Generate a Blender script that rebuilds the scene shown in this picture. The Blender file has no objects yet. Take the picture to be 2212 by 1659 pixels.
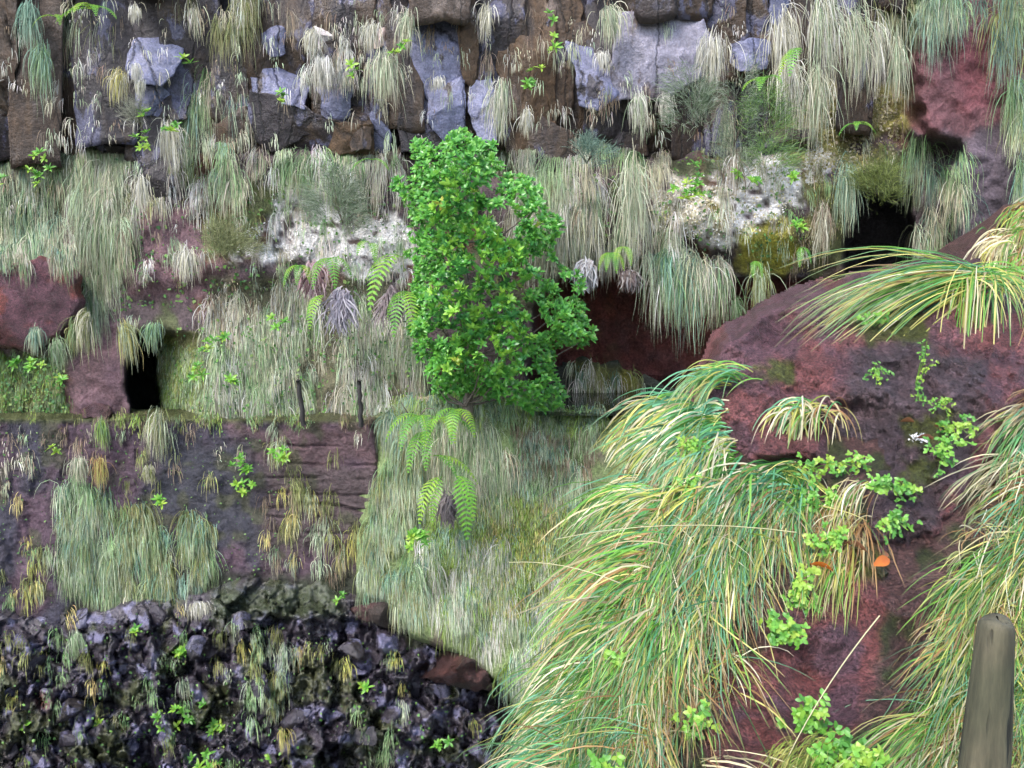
import bpy, math, random
import numpy as np

# ------------------------------------------------------------------ camera, sky, sun, exposure
S = bpy.context.scene
COL = S.collection
CAM = np.array([0.0, 0.0, 1.6])
PITCH = math.radians(8.0)
F = 1106.0 / math.tan(math.radians(30.0))
cd = bpy.data.cameras.new('camera')
cd.sensor_width = 36.0
cd.angle = math.radians(60.0)
cd.clip_start = 0.05
cd.clip_end = 3000.0
cam = bpy.data.objects.new('camera', cd)
cam.location = CAM
cam.rotation_euler = (math.radians(90.0) - PITCH, 0, 0)
COL.objects.link(cam)
S.camera = cam

SUN_EL, SUN_AZ = math.radians(52), math.radians(215)      # high, from behind the camera's left shoulder
w = bpy.data.worlds.new('World')
S.world = w
w.use_nodes = True
nt = w.node_tree
sky = nt.nodes.new('ShaderNodeTexSky')
sky.sky_type = 'NISHITA'
sky.sun_disc = False
sky.sun_elevation = SUN_EL
sky.sun_rotation = SUN_AZ
sky.air_density = 1.0
sky.dust_density = 2.5
bg = nt.nodes['Background']
bg.inputs['Strength'].default_value = 0.15
nt.links.new(sky.outputs[0], bg.inputs['Color'])
sl = bpy.data.lights.new('sun', 'SUN')
sl.energy = 1.1
sl.angle = math.radians(22)
sl.color = (1.0, 0.97, 0.94)
so = bpy.data.objects.new('sun', sl)
so.rotation_euler = (math.radians(90) - SUN_EL, 0, math.pi - SUN_AZ)
so.location = (-6, -8, 14)
COL.objects.link(so)
S.view_settings.view_transform = 'Standard'
S.view_settings.look = 'None'
S.view_settings.gamma = 1.0
S.view_settings.exposure = 1.6
S.cycles.use_denoising = True
S.cycles.use_adaptive_sampling = True
S.cycles.adaptive_threshold = 0.03
S.cycles.max_bounces = 6
S.cycles.diffuse_bounces = 3
S.cycles.glossy_bounces = 2
S.cycles.transmission_bounces = 3
S.cycles.sample_clamp_indirect = 4.0

rng = np.random.default_rng(7)
random.seed(7)

# ------------------------------------------------------------------ helpers
SP, CP = math.sin(PITCH), math.cos(PITCH)


def P(x, y, Y):
    """point in the world at depth Y for layout coordinates x, y (a 2212 x 1659 sheet)"""
    x = np.asarray(x, float); y = np.asarray(y, float); Y = np.asarray(Y, float)
    dx = (x - 1106.0) / F
    dz = -(y - 829.5) / F
    vy = CP + dz * SP
    vz = -SP + dz * CP
    k = Y / vy
    return np.stack(np.broadcast_arrays(CAM[0] + dx * k, CAM[1] + Y, CAM[2] + vz * k), -1)


def _h(i, j, k):
    n = (i * 374761393 + j * 668265263 + k * 2147483647) & 0xffffffff
    n = ((n ^ (n >> 13)) * 1274126177) & 0xffffffff
    n = n ^ (n >> 16)
    return (n & 0xffff) / 65535.0


def vn(x, y, z=0.0):
    x, y, z = np.broadcast_arrays(np.asarray(x, float), np.asarray(y, float), np.asarray(z, float))
    xi = np.floor(x).astype(np.int64); yi = np.floor(y).astype(np.int64); zi = np.floor(z).astype(np.int64)
    u = x - xi; v = y - yi; q = z - zi
    u = u * u * (3 - 2 * u); v = v * v * (3 - 2 * v); q = q * q * (3 - 2 * q)
    r = 0
    for a in (0, 1):
        for b in (0, 1):
            for c in (0, 1):
                r = r + _h(xi + a, yi + b, zi + c) * (u if a else 1 - u) * (v if b else 1 - v) * (q if c else 1 - q)
    return r * 2 - 1


def fbm(x, y, z=0.0, o=4):
    r = 0; a = 1.0; t = 0
    for k in range(o):
        r = r + a * vn(np.asarray(x) * 2 ** k + 17.3 * k, np.asarray(y) * 2 ** k - 9.1 * k, np.asarray(z) * 2 ** k + 3.7 * k)
        t += a; a *= 0.5
    return r / t


def cell(x, y, seed=0, offs=False):
    """distance to the nearest and second nearest jittered point, and that point's random value"""
    x = np.asarray(x, float); y = np.asarray(y, float)
    xi = np.floor(x).astype(np.int64); yi = np.floor(y).astype(np.int64)
    d1 = np.full(x.shape, 9.0); d2 = np.full(x.shape, 9.0); rv = np.zeros(x.shape); ox = np.zeros(x.shape); oy = np.zeros(x.shape)
    for a in (-1, 0, 1):
        for b in (-1, 0, 1):
            px = xi + a + _h(xi + a, yi + b, 11 + seed); py = yi + b + _h(xi + a, yi + b, 29 + seed)
            d = np.hypot(px - x, py - y)
            n = d < d1
            d2 = np.where(n, d1, np.minimum(d2, d))
            rv = np.where(n, _h(xi + a, yi + b, 53 + seed), rv)
            ox = np.where(n, x - px, ox); oy = np.where(n, y - py, oy)
            d1 = np.where(n, d, d1)
    if offs: return d1, d2, rv, ox, oy
    return d1, d2, rv


def sd(poly, x, y):
    """signed distance to a polygon, negative inside"""
    x = np.asarray(x, float); y = np.asarray(y, float)
    d = np.full(x.shape, 1e18); ins = np.zeros(x.shape, bool)
    n = len(poly)
    for i in range(n):
        ax, ay = poly[i]; bx, by = poly[(i + 1) % n]
        ex, ey = bx - ax, by - ay
        t = np.clip(((x - ax) * ex + (y - ay) * ey) / (ex * ex + ey * ey + 1e-9), 0, 1)
        d = np.minimum(d, (x - ax - t * ex) ** 2 + (y - ay - t * ey) ** 2)
        if ay != by:
            c = ((ay > y) != (by > y)) & (x < (bx - ax) * (y - ay) / (by - ay) + ax)
            ins ^= c
    d = np.sqrt(d)
    return np.where(ins, -d, d)


def sm(e0, e1, x):
    t = np.clip((x - e0) / (e1 - e0), 0, 1)
    return t * t * (3 - 2 * t)


def mask(poly, x, y, soft=20, rough=14, sc=40.0):
    """1 inside, 0 outside, with an uneven edge"""
    s = sd(poly, x, y) + rough * fbm(x / sc, y / sc, 5.5, 3) * 2
    return 1 - sm(-soft * 0.5, soft * 0.5, s)


def mesh(name, V, faces, mat, parent=None, col=None, smooth=False, tris=None):
    """V (n,3), faces (m,4) quads, tris (k,3); col (n,3) goes to the attribute 'col'"""
    me = bpy.data.meshes.new(name)
    V = np.ascontiguousarray(V, np.float32)
    me.vertices.add(len(V)); me.vertices.foreach_set('co', V.ravel())
    idx = []; st = []; tot = []
    p = 0
    for f in (faces, tris):
        if f is None or len(f) == 0:
            continue
        f = np.ascontiguousarray(f, np.int32)
        idx.append(f.ravel()); m, k = f.shape
        st.append(p + np.arange(m, dtype=np.int32) * k); tot.append(np.full(m, k, np.int32)); p += m * k
    idx = np.concatenate(idx); st = np.concatenate(st); tot = np.concatenate(tot)
    me.loops.add(len(idx)); me.loops.foreach_set('vertex_index', idx)
    me.polygons.add(len(st)); me.polygons.foreach_set('loop_start', st); me.polygons.foreach_set('loop_total', tot)
    if smooth:
        me.polygons.foreach_set('use_smooth', np.ones(len(st), bool))
    if col is not None:
        a = me.attributes.new('col', 'FLOAT_COLOR', 'POINT')
        c = np.ones((len(V), 4), np.float32); c[:, :col.shape[1]] = col
        a.data.foreach_set('color', c.ravel())
    me.update(calc_edges=True)
    me.materials.append(mat)
    o = bpy.data.objects.new(name, me)
    COL.objects.link(o)
    if parent:
        o.parent = parent
        o.matrix_parent_inverse = parent.matrix_world.inverted() if False else o.matrix_parent_inverse
    return o


def tag(o, label=None, cat=None, group=None, kind=None):
    if label: o['label'] = label
    if cat: o['category'] = cat
    if group: o['group'] = group
    if kind: o['kind'] = kind
    return o


def empty(name, loc):
    o = bpy.data.objects.new(name, None)
    o.empty_display_size = 0.1
    o.location = [float(v) for v in loc]
    COL.objects.link(o)
    return o


def gridfaces(ny, nx):
    i = np.arange(ny * nx).reshape(ny, nx)
    return np.stack([i[:-1, :-1], i[1:, :-1], i[1:, 1:], i[:-1, 1:]], -1).reshape(-1, 4)


# ------------------------------------------------------------------ materials
def new_mat(name):
    m = bpy.data.materials.new(name); m.use_nodes = True
    t = m.node_tree
    return m, t, t.nodes['Principled BSDF']


def N(t, kind, **kw):
    n = t.nodes.new(kind)
    for k, v in kw.items():
        if k in n.inputs: n.inputs[k].default_value = v
        else: setattr(n, k, v)
    return n


def noise(t, scale, detail=5, rough=0.6, stretch=None):
    tc = N(t, 'ShaderNodeNewGeometry')
    mp = N(t, 'ShaderNodeMapping')
    if stretch: mp.inputs['Scale'].default_value = stretch
    t.links.new(tc.outputs['Position'], mp.inputs['Vector'])
    n = N(t, 'ShaderNodeTexNoise', Scale=scale, Detail=detail, Roughness=rough)
    t.links.new(mp.outputs[0], n.inputs['Vector'])
    return n


def ramp(t, src, stops):
    r = N(t, 'ShaderNodeValToRGB')
    el = r.color_ramp.elements
    while len(el) < len(stops): el.new(0.5)
    for e, (p, c) in zip(el, stops):
        e.position = p
        e.color = (c, c, c, 1) if isinstance(c, (int, float)) else (*c, 1)
    t.links.new(src, r.inputs[0])
    return r


def mixc(t, a, b, f, mode='MIX'):
    m = N(t, 'ShaderNodeMix', data_type='RGBA', blend_type=mode)
    for sock, v in ((m.inputs[6], a), (m.inputs[7], b), (m.inputs[0], f)):
        if isinstance(v, (int, float)): sock.default_value = v
        elif isinstance(v, tuple): sock.default_value = (*v, 1)
        else: t.links.new(v, sock)
    return m.outputs[2]


def attr(t, name='col'):
    a = N(t, 'ShaderNodeAttribute'); a.attribute_name = name
    return a


def bump(t, b, hs, strength=0.6, dist=0.03):
    prev = None
    for h, s, d in hs:
        n = N(t, 'ShaderNodeBump', Strength=s, Distance=d)
        t.links.new(h, n.inputs['Height'])
        if prev: t.links.new(prev.outputs[0], n.inputs['Normal'])
        prev = n
    t.links.new(prev.outputs[0], b.inputs['Normal'])


def ground_mat(name, rough=0.6, fine=30.0, bstr=0.7, lo=0.55, hi=1.5, spec=0.4, pits=False):
    """base colour from the mesh (rock, moss, lichen, soil) with mottling, grain and relief"""
    m, t, b = new_mat(name)
    a = attr(t)
    n1 = noise(t, 3.0, 8, 0.7); n2 = noise(t, fine, 6, 0.7)
    r1 = ramp(t, n1.outputs[0], [(0.3, lo), (0.7, hi)])
    r2 = ramp(t, n2.outputs[0], [(0.32, 0.55), (0.68, 1.5)])
    c = mixc(t, a.outputs['Color'], r1.outputs[0], 1.0, 'MULTIPLY')
    c = mixc(t, c, r2.outputs[0], 1.0, 'MULTIPLY')
    t.links.new(c, b.inputs['Base Color'])
    rr = ramp(t, n1.outputs[0], [(0.35, rough - 0.18), (0.65, min(1, rough + 0.2))])
    t.links.new(rr.outputs[0], b.inputs['Roughness'])
    b.inputs['Specular IOR Level'].default_value = spec
    hs = [(n1.outputs[0], bstr, 0.12), (n2.outputs[0], bstr, 0.03)]
    if pits:                                              # crumbly surface: small lumps with dark joints
        n3 = noise(t, 75.0, 5, 0.75)
        hs.append((n3.outputs[0], 1.0, 0.05))
        r3 = ramp(t, n3.outputs[0], [(0.40, 0.3), (0.58, 1.45)])
        c = mixc(t, c, r3.outputs[0], 1.0, 'MULTIPLY')
        t.links.new(c, b.inputs['Base Color'])
    bump(t, b, hs)
    return m


def blade_mat(name, trans=0.35, rough=0.5):
    m, t, b = new_mat(name)
    a = attr(t)
    t.links.new(a.outputs['Color'], b.inputs['Base Color'])
    b.inputs['Roughness'].default_value = rough
    b.inputs['Specular IOR Level'].default_value = 0.35
    tr = N(t, 'ShaderNodeBsdfTranslucent')
    t.links.new(a.outputs['Color'], tr.inputs['Color'])
    mx = N(t, 'ShaderNodeMixShader'); mx.inputs[0].default_value = trans
    t.links.new(b.outputs[0], mx.inputs[1]); t.links.new(tr.outputs[0], mx.inputs[2])
    t.links.new(mx.outputs[0], t.nodes['Material Output'].inputs['Surface'])
    return m


def leaf_mat(name, ca, cb, cc, trans=0.3, rough=0.35):
    """leaf colour varies from object to object and from leaf to leaf"""
    m, t, b = new_mat(name)
    oi = N(t, 'ShaderNodeObjectInfo')
    n = noise(t, 14.0, 2, 0.5)
    ad = N(t, 'ShaderNodeMath', operation='MULTIPLY_ADD')
    t.links.new(oi.outputs['Random'], ad.inputs[0]); ad.inputs[1].default_value = 0.6
    t.links.new(n.outputs[0], ad.inputs[2])
    sb = N(t, 'ShaderNodeMath', operation='SUBTRACT'); t.links.new(ad.outputs[0], sb.inputs[0]); sb.inputs[1].default_value = 0.3
    r = ramp(t, sb.outputs[0], [(0.2, ca), (0.48, cb), (0.85, cc)])
    t.links.new(r.outputs[0], b.inputs['Base Color'])
    b.inputs['Roughness'].default_value = rough
    tr = N(t, 'ShaderNodeBsdfTranslucent'); t.links.new(r.outputs[0], tr.inputs['Color'])
    mx = N(t, 'ShaderNodeMixShader'); mx.inputs[0].default_value = trans
    t.links.new(b.outputs[0], mx.inputs[1]); t.links.new(tr.outputs[0], mx.inputs[2])
    t.links.new(mx.outputs[0], t.nodes['Material Output'].inputs['Surface'])
    return m


def rock_mat(name, base, stain, pale, rough=0.38, pale_sheen=0.5):
    """wet basalt: dark body, rusty streaks that run down, pale broken-edged patches that paint in sky sheen"""
    m, t, b = new_mat(name)
    n1 = noise(t, 2.6, 6, 0.65, (1, 1, 0.14)); n2 = noise(t, 2.3, 8, 0.6, (1, 1, 0.5)); n3 = noise(t, 40, 5, 0.7); n4 = noise(t, 9.0, 6, 0.65)
    oi = N(t, 'ShaderNodeObjectInfo')
    ad = N(t, 'ShaderNodeMath', operation='MULTIPLY_ADD')
    t.links.new(oi.outputs['Random'], ad.inputs[0]); ad.inputs[1].default_value = 0.34
    t.links.new(n1.outputs[0], ad.inputs[2])
    f1 = ramp(t, ad.outputs[0], [(0.62, 0.0), (0.76, 1.0)])
    f2 = ramp(t, n2.outputs[0], [(pale_sheen, 0.0), (pale_sheen + 0.035, 0.9)])
    f3 = ramp(t, n3.outputs[0], [(0.3, 0.65), (0.7, 1.4)])
    f4 = ramp(t, n4.outputs[0], [(0.3, 0.6), (0.7, 1.35)])
    c = mixc(t, base, stain, f1.outputs[0])
    c = mixc(t, c, pale, f2.outputs[0])  # pale patches; the bluish ones paint sky sheen on wet rock
    c = mixc(t, c, f3.outputs[0], 1.0, 'MULTIPLY')
    c = mixc(t, c, f4.outputs[0], 1.0, 'MULTIPLY')
    vm = N(t, 'ShaderNodeMapping'); vm.inputs['Scale'].default_value = (1, 1, 0.22)
    vg = N(t, 'ShaderNodeNewGeometry')
    vd = mixc(t, vg.outputs['Position'], n4.outputs['Color'], 0.12)
    t.links.new(vd, vm.inputs['Vector'])
    vo = N(t, 'ShaderNodeTexVoronoi', feature='DISTANCE_TO_EDGE', Scale=1.7)
    t.links.new(vm.outputs[0], vo.inputs['Vector'])
    f5 = ramp(t, vo.outputs['Distance'], [(0.0, 0.3), (0.025, 1.0)])
    c = mixc(t, c, f5.outputs[0], 1.0, 'MULTIPLY')
    t.links.new(c, b.inputs['Base Color'])
    rr = ramp(t, n2.outputs[0], [(pale_sheen - 0.1, rough + 0.25), (pale_sheen + 0.04, rough - 0.08)])
    t.links.new(rr.outputs[0], b.inputs['Roughness'])
    b.inputs['Specular IOR Level'].default_value = 0.5
    bump(t, b, [(n2.outputs[0], 0.3, 0.08), (f5.outputs[0], 0.6, 0.03), (n4.outputs[0], 0.6, 0.07), (n3.outputs[0], 0.5, 0.012)])
    return m


M_CLIFF = ground_mat('cliff_rock_moss_and_lichen', 0.62, 26, 0.9)
M_WALL = ground_mat('hewn_purple_rock', 0.5, 22, 0.9)
M_BANK = ground_mat('wet_red_earth', 0.4, 30, 1.0, spec=0.5, pits=True)
M_CRAG = ground_mat('wet_dark_crag', 0.3, 26, 0.55, spec=0.8)
M_GRASS = blade_mat('hanging_grass_blades', 0.3)
M_FGRASS = blade_mat('long_grass_blades', 0.3, 0.38)
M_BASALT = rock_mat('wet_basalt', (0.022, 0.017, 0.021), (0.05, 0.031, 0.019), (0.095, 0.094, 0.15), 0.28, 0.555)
M_BASALT_B = rock_mat('blue_sheen_basalt', (0.042, 0.037, 0.05), (0.05, 0.037, 0.032), (0.16, 0.17, 0.275), 0.22, 0.37)  # blue patches put the sky's reflection into the rock colour
M_BASALT_R = rock_mat('rusty_basalt', (0.085, 0.05, 0.026), (0.045, 0.03, 0.022), (0.12, 0.09, 0.075), 0.4, 0.6)
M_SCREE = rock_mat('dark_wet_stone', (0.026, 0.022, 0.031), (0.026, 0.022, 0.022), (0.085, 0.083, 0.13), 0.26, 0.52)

# ------------------------------------------------------------------ the ground far below and behind
V = np.array([[-400, -400, -9.0], [400, -400, -9.0], [400, 400, -9.0], [-400, 400, -9.0]])
tag(mesh('valley_ground', V, [[0, 1, 2, 3]], M_BANK, col=np.tile([[0.06, 0.07, 0.035]], (4, 1))), kind='structure')

# ------------------------------------------------------------------ far cliff sheet
STEP = 6.0
gx = np.arange(-500, 2760, STEP); gy = np.arange(-620, 1010, STEP)
GX, GY = np.meshgrid(gx, gy)

CAVE = [(1170, 640), (1200, 600), (1290, 588), (1400, 592), (1560, 606), (1650, 600), (1760, 612), (1840, 640), (2000, 660), (2000, 1050), (1120, 1050), (1150, 760)]
HOLE = [(1835, 405), (1900, 420), (1962, 415), (1985, 560), (1960, 700), (1830, 700), (1825, 560)]
TUNNEL = [(283, 735), (315, 715), (345, 722), (338, 800), (356, 905), (290, 905), (272, 830)]
JAMB = [(340, 720), (420, 725), (445, 800), (440, 905), (350, 905), (335, 800)]
OVER = [(1110, 400), (1200, 340), (1420, 300), (1700, 300), (1850, 330), (1960, 300), (1980, 420), (1880, 420), (1835, 600), (1700, 605), (1400, 600), (1200, 600), (1120, 560)]
REDR = [(1985, -60), (2110, -80), (2300, -60), (2500, 300), (2300, 540), (2060, 540), (2060, 330), (1975, 300), (1970, 150)]


def cliff_depth(x, y):
    d = 12.15 + 0.28 * fbm(x / 230.0, y / 230.0, 1.0, 4) + 0.10 * fbm(x / 60.0, y / 60.0, 2.0, 3) + 0.04 * fbm(x / 16.0, y / 16.0, 2.0, 2)
    d = d + 0.35 * (1 - sm(300, 350, y + 20 * vn(x / 50.0, 0.0)))               # recess behind the basalt blocks
    d = d - 0.10 * np.maximum(0, -y) / 100.0                                      # leans out above the frame
    slope = sm(620, 905, y) * (1 - sm(900, 1000, x))
    d = d - 0.35 * slope
    # rounded bulge of the mossy overhang
    ov = sd(OVER, x, y)
    d = d - 0.55 * sm(0, 110, -ov) + 0.09 * fbm(x / 28.0, y / 28.0, 9.0, 4) * sm(30, -30, ov)
    d = d - 0.75 * mask(REDR, x, y, 50)
    # the tilted shelf at the left middle
    d = d - 0.18 * mask([(270, 470), (560, 380), (600, 600), (250, 620)], x, y, 60)
    # hollows
    wob = 10 * fbm(x / 35.0, y / 35.0, 4.0, 3)
    d = d + 2.7 * sm(6, -6, sd(CAVE, x, y) + wob) + 0.12 * fbm(x / 40, y / 40, 8.0, 4) * sm(6, -6, sd(CAVE, x, y))
    d = d + 2.6 * sm(6, -6, sd(HOLE, x, y) + wob)
    d = d + 3.0 * sm(5, -5, sd(TUNNEL, x, y) + wob * 0.4)
    j = sm(8, -8, sd(JAMB, x, y) + wob * 0.4)
    d = d + j * 0.9 * sm(445, 335, x) * (1 - sm(5, -5, sd(TUNNEL, x, y) + wob * 0.4))
    return d


YD = cliff_depth(GX, GY)


def lerp3(c, new, m):
    return c + (np.array(new) - c) * m[..., None]


x, y = GX, GY
n1 = fbm(x / 90, y / 120, 3.0, 4); n2 = fbm(x / 40, y / 60, 7.0, 4); n3 = fbm(x / 18, y / 18, 2.0, 4)
c = np.zeros(GX.shape + (3,)); c[:] = (0.085, 0.062, 0.066)
c = lerp3(c, (0.11, 0.055, 0.035), sm(0.05, 0.35, n1))                          # brown earth
c = lerp3(c, (0.075, 0.085, 0.04), sm(0.1, 0.4, n2) * sm(300, 360, y))          # green film
PUR = [[(240, 560), (480, 570), (540, 600), (520, 640), (400, 660), (320, 640), (250, 640)],
       [(150, 700), (270, 690), (280, 900), (150, 900)], [(300, 460), (420, 420), (470, 560), (300, 580)], [(145, 380), (178, 390), (178, 570), (145, 560)]]
for pl in PUR:
    c = lerp3(c, (0.15, 0.088, 0.10), mask(pl, x, y, 30))
c = lerp3(c, (0.17, 0.075, 0.085), mask(REDR, x, y, 30))
c = lerp3(c, (0.085, 0.065, 0.08), mask([(1960, 290), (2250, 270), (2300, 560), (2050, 560)], x, y, 30))
c = lerp3(c, (0.19, 0.06, 0.07), mask([(2060, 90), (2150, 60), (2180, 220), (2080, 240)], x, y, 50) * 0.8)
LICH = [[(580, 400), (640, 385), (690, 410), (740, 480), (860, 470), (890, 520), (880, 590), (800, 600), (700, 560), (560, 560), (500, 560), (520, 500), (600, 470)],
        [(1540, 380), (1600, 350), (1700, 330), (1740, 370), (1720, 430), (1640, 500), (1560, 530), (1480, 520), (1500, 450)],
        [(1380, 390), (1560, 380), (1540, 430), (1500, 520), (1420, 500), (1340, 450)],
        [(1740, 290), (1800, 320), (1780, 390), (1740, 400)], [(1840, 180), (1900, 190), (1930, 250), (1880, 280)]]
for i, pl in enumerate(LICH):
    m = mask(pl, x, y, 26, 22, 22.0) * sm(-0.35, 0.0, n3 + 0.12)
    c = lerp3(c, (0.78, 0.76, 0.76) if i in (0, 1, 3) else (0.52, 0.48, 0.39), m * 0.95)
MOSS = [([(1590, 500), (1700, 470), (1745, 560), (1700, 590), (1610, 585)], (0.46, 0.43, 0.07)),
        ([(1520, 430), (1600, 440), (1570, 500), (1530, 490)], (0.24, 0.2, 0.05)),
        ([(1740, 390), (1830, 400), (1830, 560), (1760, 590), (1740, 500)], (0.14, 0.14, 0.045)),
        ([(1700, 200), (1960, 180), (1960, 280), (1850, 300), (1760, 380), (1700, 340)], (0.25, 0.23, 0.075)),
        ([(1790, 320), (1950, 330), (1950, 410), (1850, 420)], (0.12, 0.13, 0.04)),
        ([(1280, 560), (1420, 570), (1420, 600), (1280, 600)], (0.14, 0.14, 0.05)),
        ([(350, 730), (420, 730), (440, 800), (440, 905), (352, 905)], (0.17, 0.21, 0.05)),
        ([(380, 720), (415, 740), (420, 810), (385, 800)], (0.3, 0.28, 0.13)),
        ([(-100, 760), (110, 770), (140, 900), (-100, 900)], (0.10, 0.12, 0.035)),
        ([(440, 470), (540, 440), (560, 540), (450, 560)], (0.14, 0.15, 0.06)),
        ([(530, 390), (600, 400), (600, 470), (540, 470)], (0.14, 0.16, 0.06)),
        ([(460, 600), (900, 620), (900, 905), (450, 905)], (0.13, 0.125, 0.075))]
for pl, cc in MOSS:
    c = lerp3(c, cc, mask(pl, x, y, 24, 16, 30.0) * 0.92)
c = lerp3(c, (0.16, 0.055, 0.035), mask([(430, 850), (450, 840), (455, 890), (420, 890)], x, y, 12))
cv = sm(6, -6, sd(CAVE, x, y) + 10 * fbm(x / 35.0, y / 35.0, 4.0, 3))
c = lerp3(c, (0.19, 0.055, 0.046), cv * (0.75 + .35 * fbm(x / 30, y / 22, 5.0, 4)))
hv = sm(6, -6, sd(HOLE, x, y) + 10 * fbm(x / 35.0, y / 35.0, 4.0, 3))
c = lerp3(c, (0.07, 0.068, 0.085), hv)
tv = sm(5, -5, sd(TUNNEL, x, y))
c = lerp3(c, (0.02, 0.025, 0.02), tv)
c = c * (1 + 0.35 * n3[..., None])
V = P(GX, GY, YD).reshape(-1, 3)
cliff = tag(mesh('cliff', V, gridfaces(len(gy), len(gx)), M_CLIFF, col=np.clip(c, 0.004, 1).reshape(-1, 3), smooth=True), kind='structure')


def on_cliff(px, py, off=0.0):
    return P(px, py, cliff_depth(np.asarray(px, float), np.asarray(py, float)) - off)


# ------------------------------------------------------------------ blocks of rock (relief slab with thickness)
def resample(poly, M):
    p = np.array(poly, float); q = np.vstack([p, p[:1]])
    L = np.hypot(*np.diff(q, axis=0).T); cum = np.concatenate([[0], np.cumsum(L)])
    t = np.linspace(0, cum[-1], M, endpoint=False)
    return np.stack([np.interp(t, cum, q[:, 0]), np.interp(t, cum, q[:, 1])], -1)


def block(name, poly, Y, mat, parent=None, thick=0.5, M=44, K=6, edge=0.025, facets=3, amp=0.05, seed=0, tilt=0.15, jit=3.0, ns=45.0, col=None, smooth=False, dome=0.0, grow=1.0):
    r = np.random.default_rng(seed + 1000)
    p = resample(poly, M)
    p = p + jit * np.stack([fbm(p[:, 0] / 18, p[:, 1] / 18, seed, 3), fbm(p[:, 0] / 18, p[:, 1] / 18, seed + 50, 3)], -1) * 2
    c = p.mean(0)
    p = c + (p - c) * grow
    size = np.abs(p - c).max(0).mean()
    ss = [1.0] + list(np.linspace(0.93, 0.10, K))
    rings = []; deps = []
    pls = [(r.normal(0, tilt, 2), r.uniform(-0.05, 0.02)) for _ in range(facets)]
    for k, s in enumerate(ss):
        q = c + (p - c) * s
        u = (q - c) / size
        d = np.max([u @ a * 0.35 + b for a, b in pls], axis=0) if facets else 0
        d = d + amp * fbm(q[:, 0] / ns, q[:, 1] / ns, seed * 3.1, 4) + (edge if k == 0 else 0) + dome * s ** 3
        rings.append(q); deps.append((Y(q[:, 0], q[:, 1]) if callable(Y) else Y) + d)
    back = c + (p - c) * 0.97
    rings = [back] + rings; deps = [deps[0] + thick] + deps
    Vv = [P(q[:, 0], q[:, 1], d) for q, d in zip(rings, deps)]
    cen = P(c[0], c[1], deps[-1].mean())
    V = np.vstack(Vv + [cen[None]])
    nR = len(rings)
    i = np.arange(nR * M).reshape(nR, M); j = np.roll(i, -1, 1)
    Fq = np.stack([i[:-1], i[1:], j[1:], j[:-1]], -1).reshape(-1, 4)
    Ft = np.stack([i[-1], np.full(M, nR * M), j[-1]], -1)
    cc = None
    if col is not None:
        xy = np.vstack(rings + [c[None]])
        cc = col(xy[:, 0], xy[:, 1])
    return mesh(name, V, Fq, mat, parent, cc, smooth, Ft)


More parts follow.
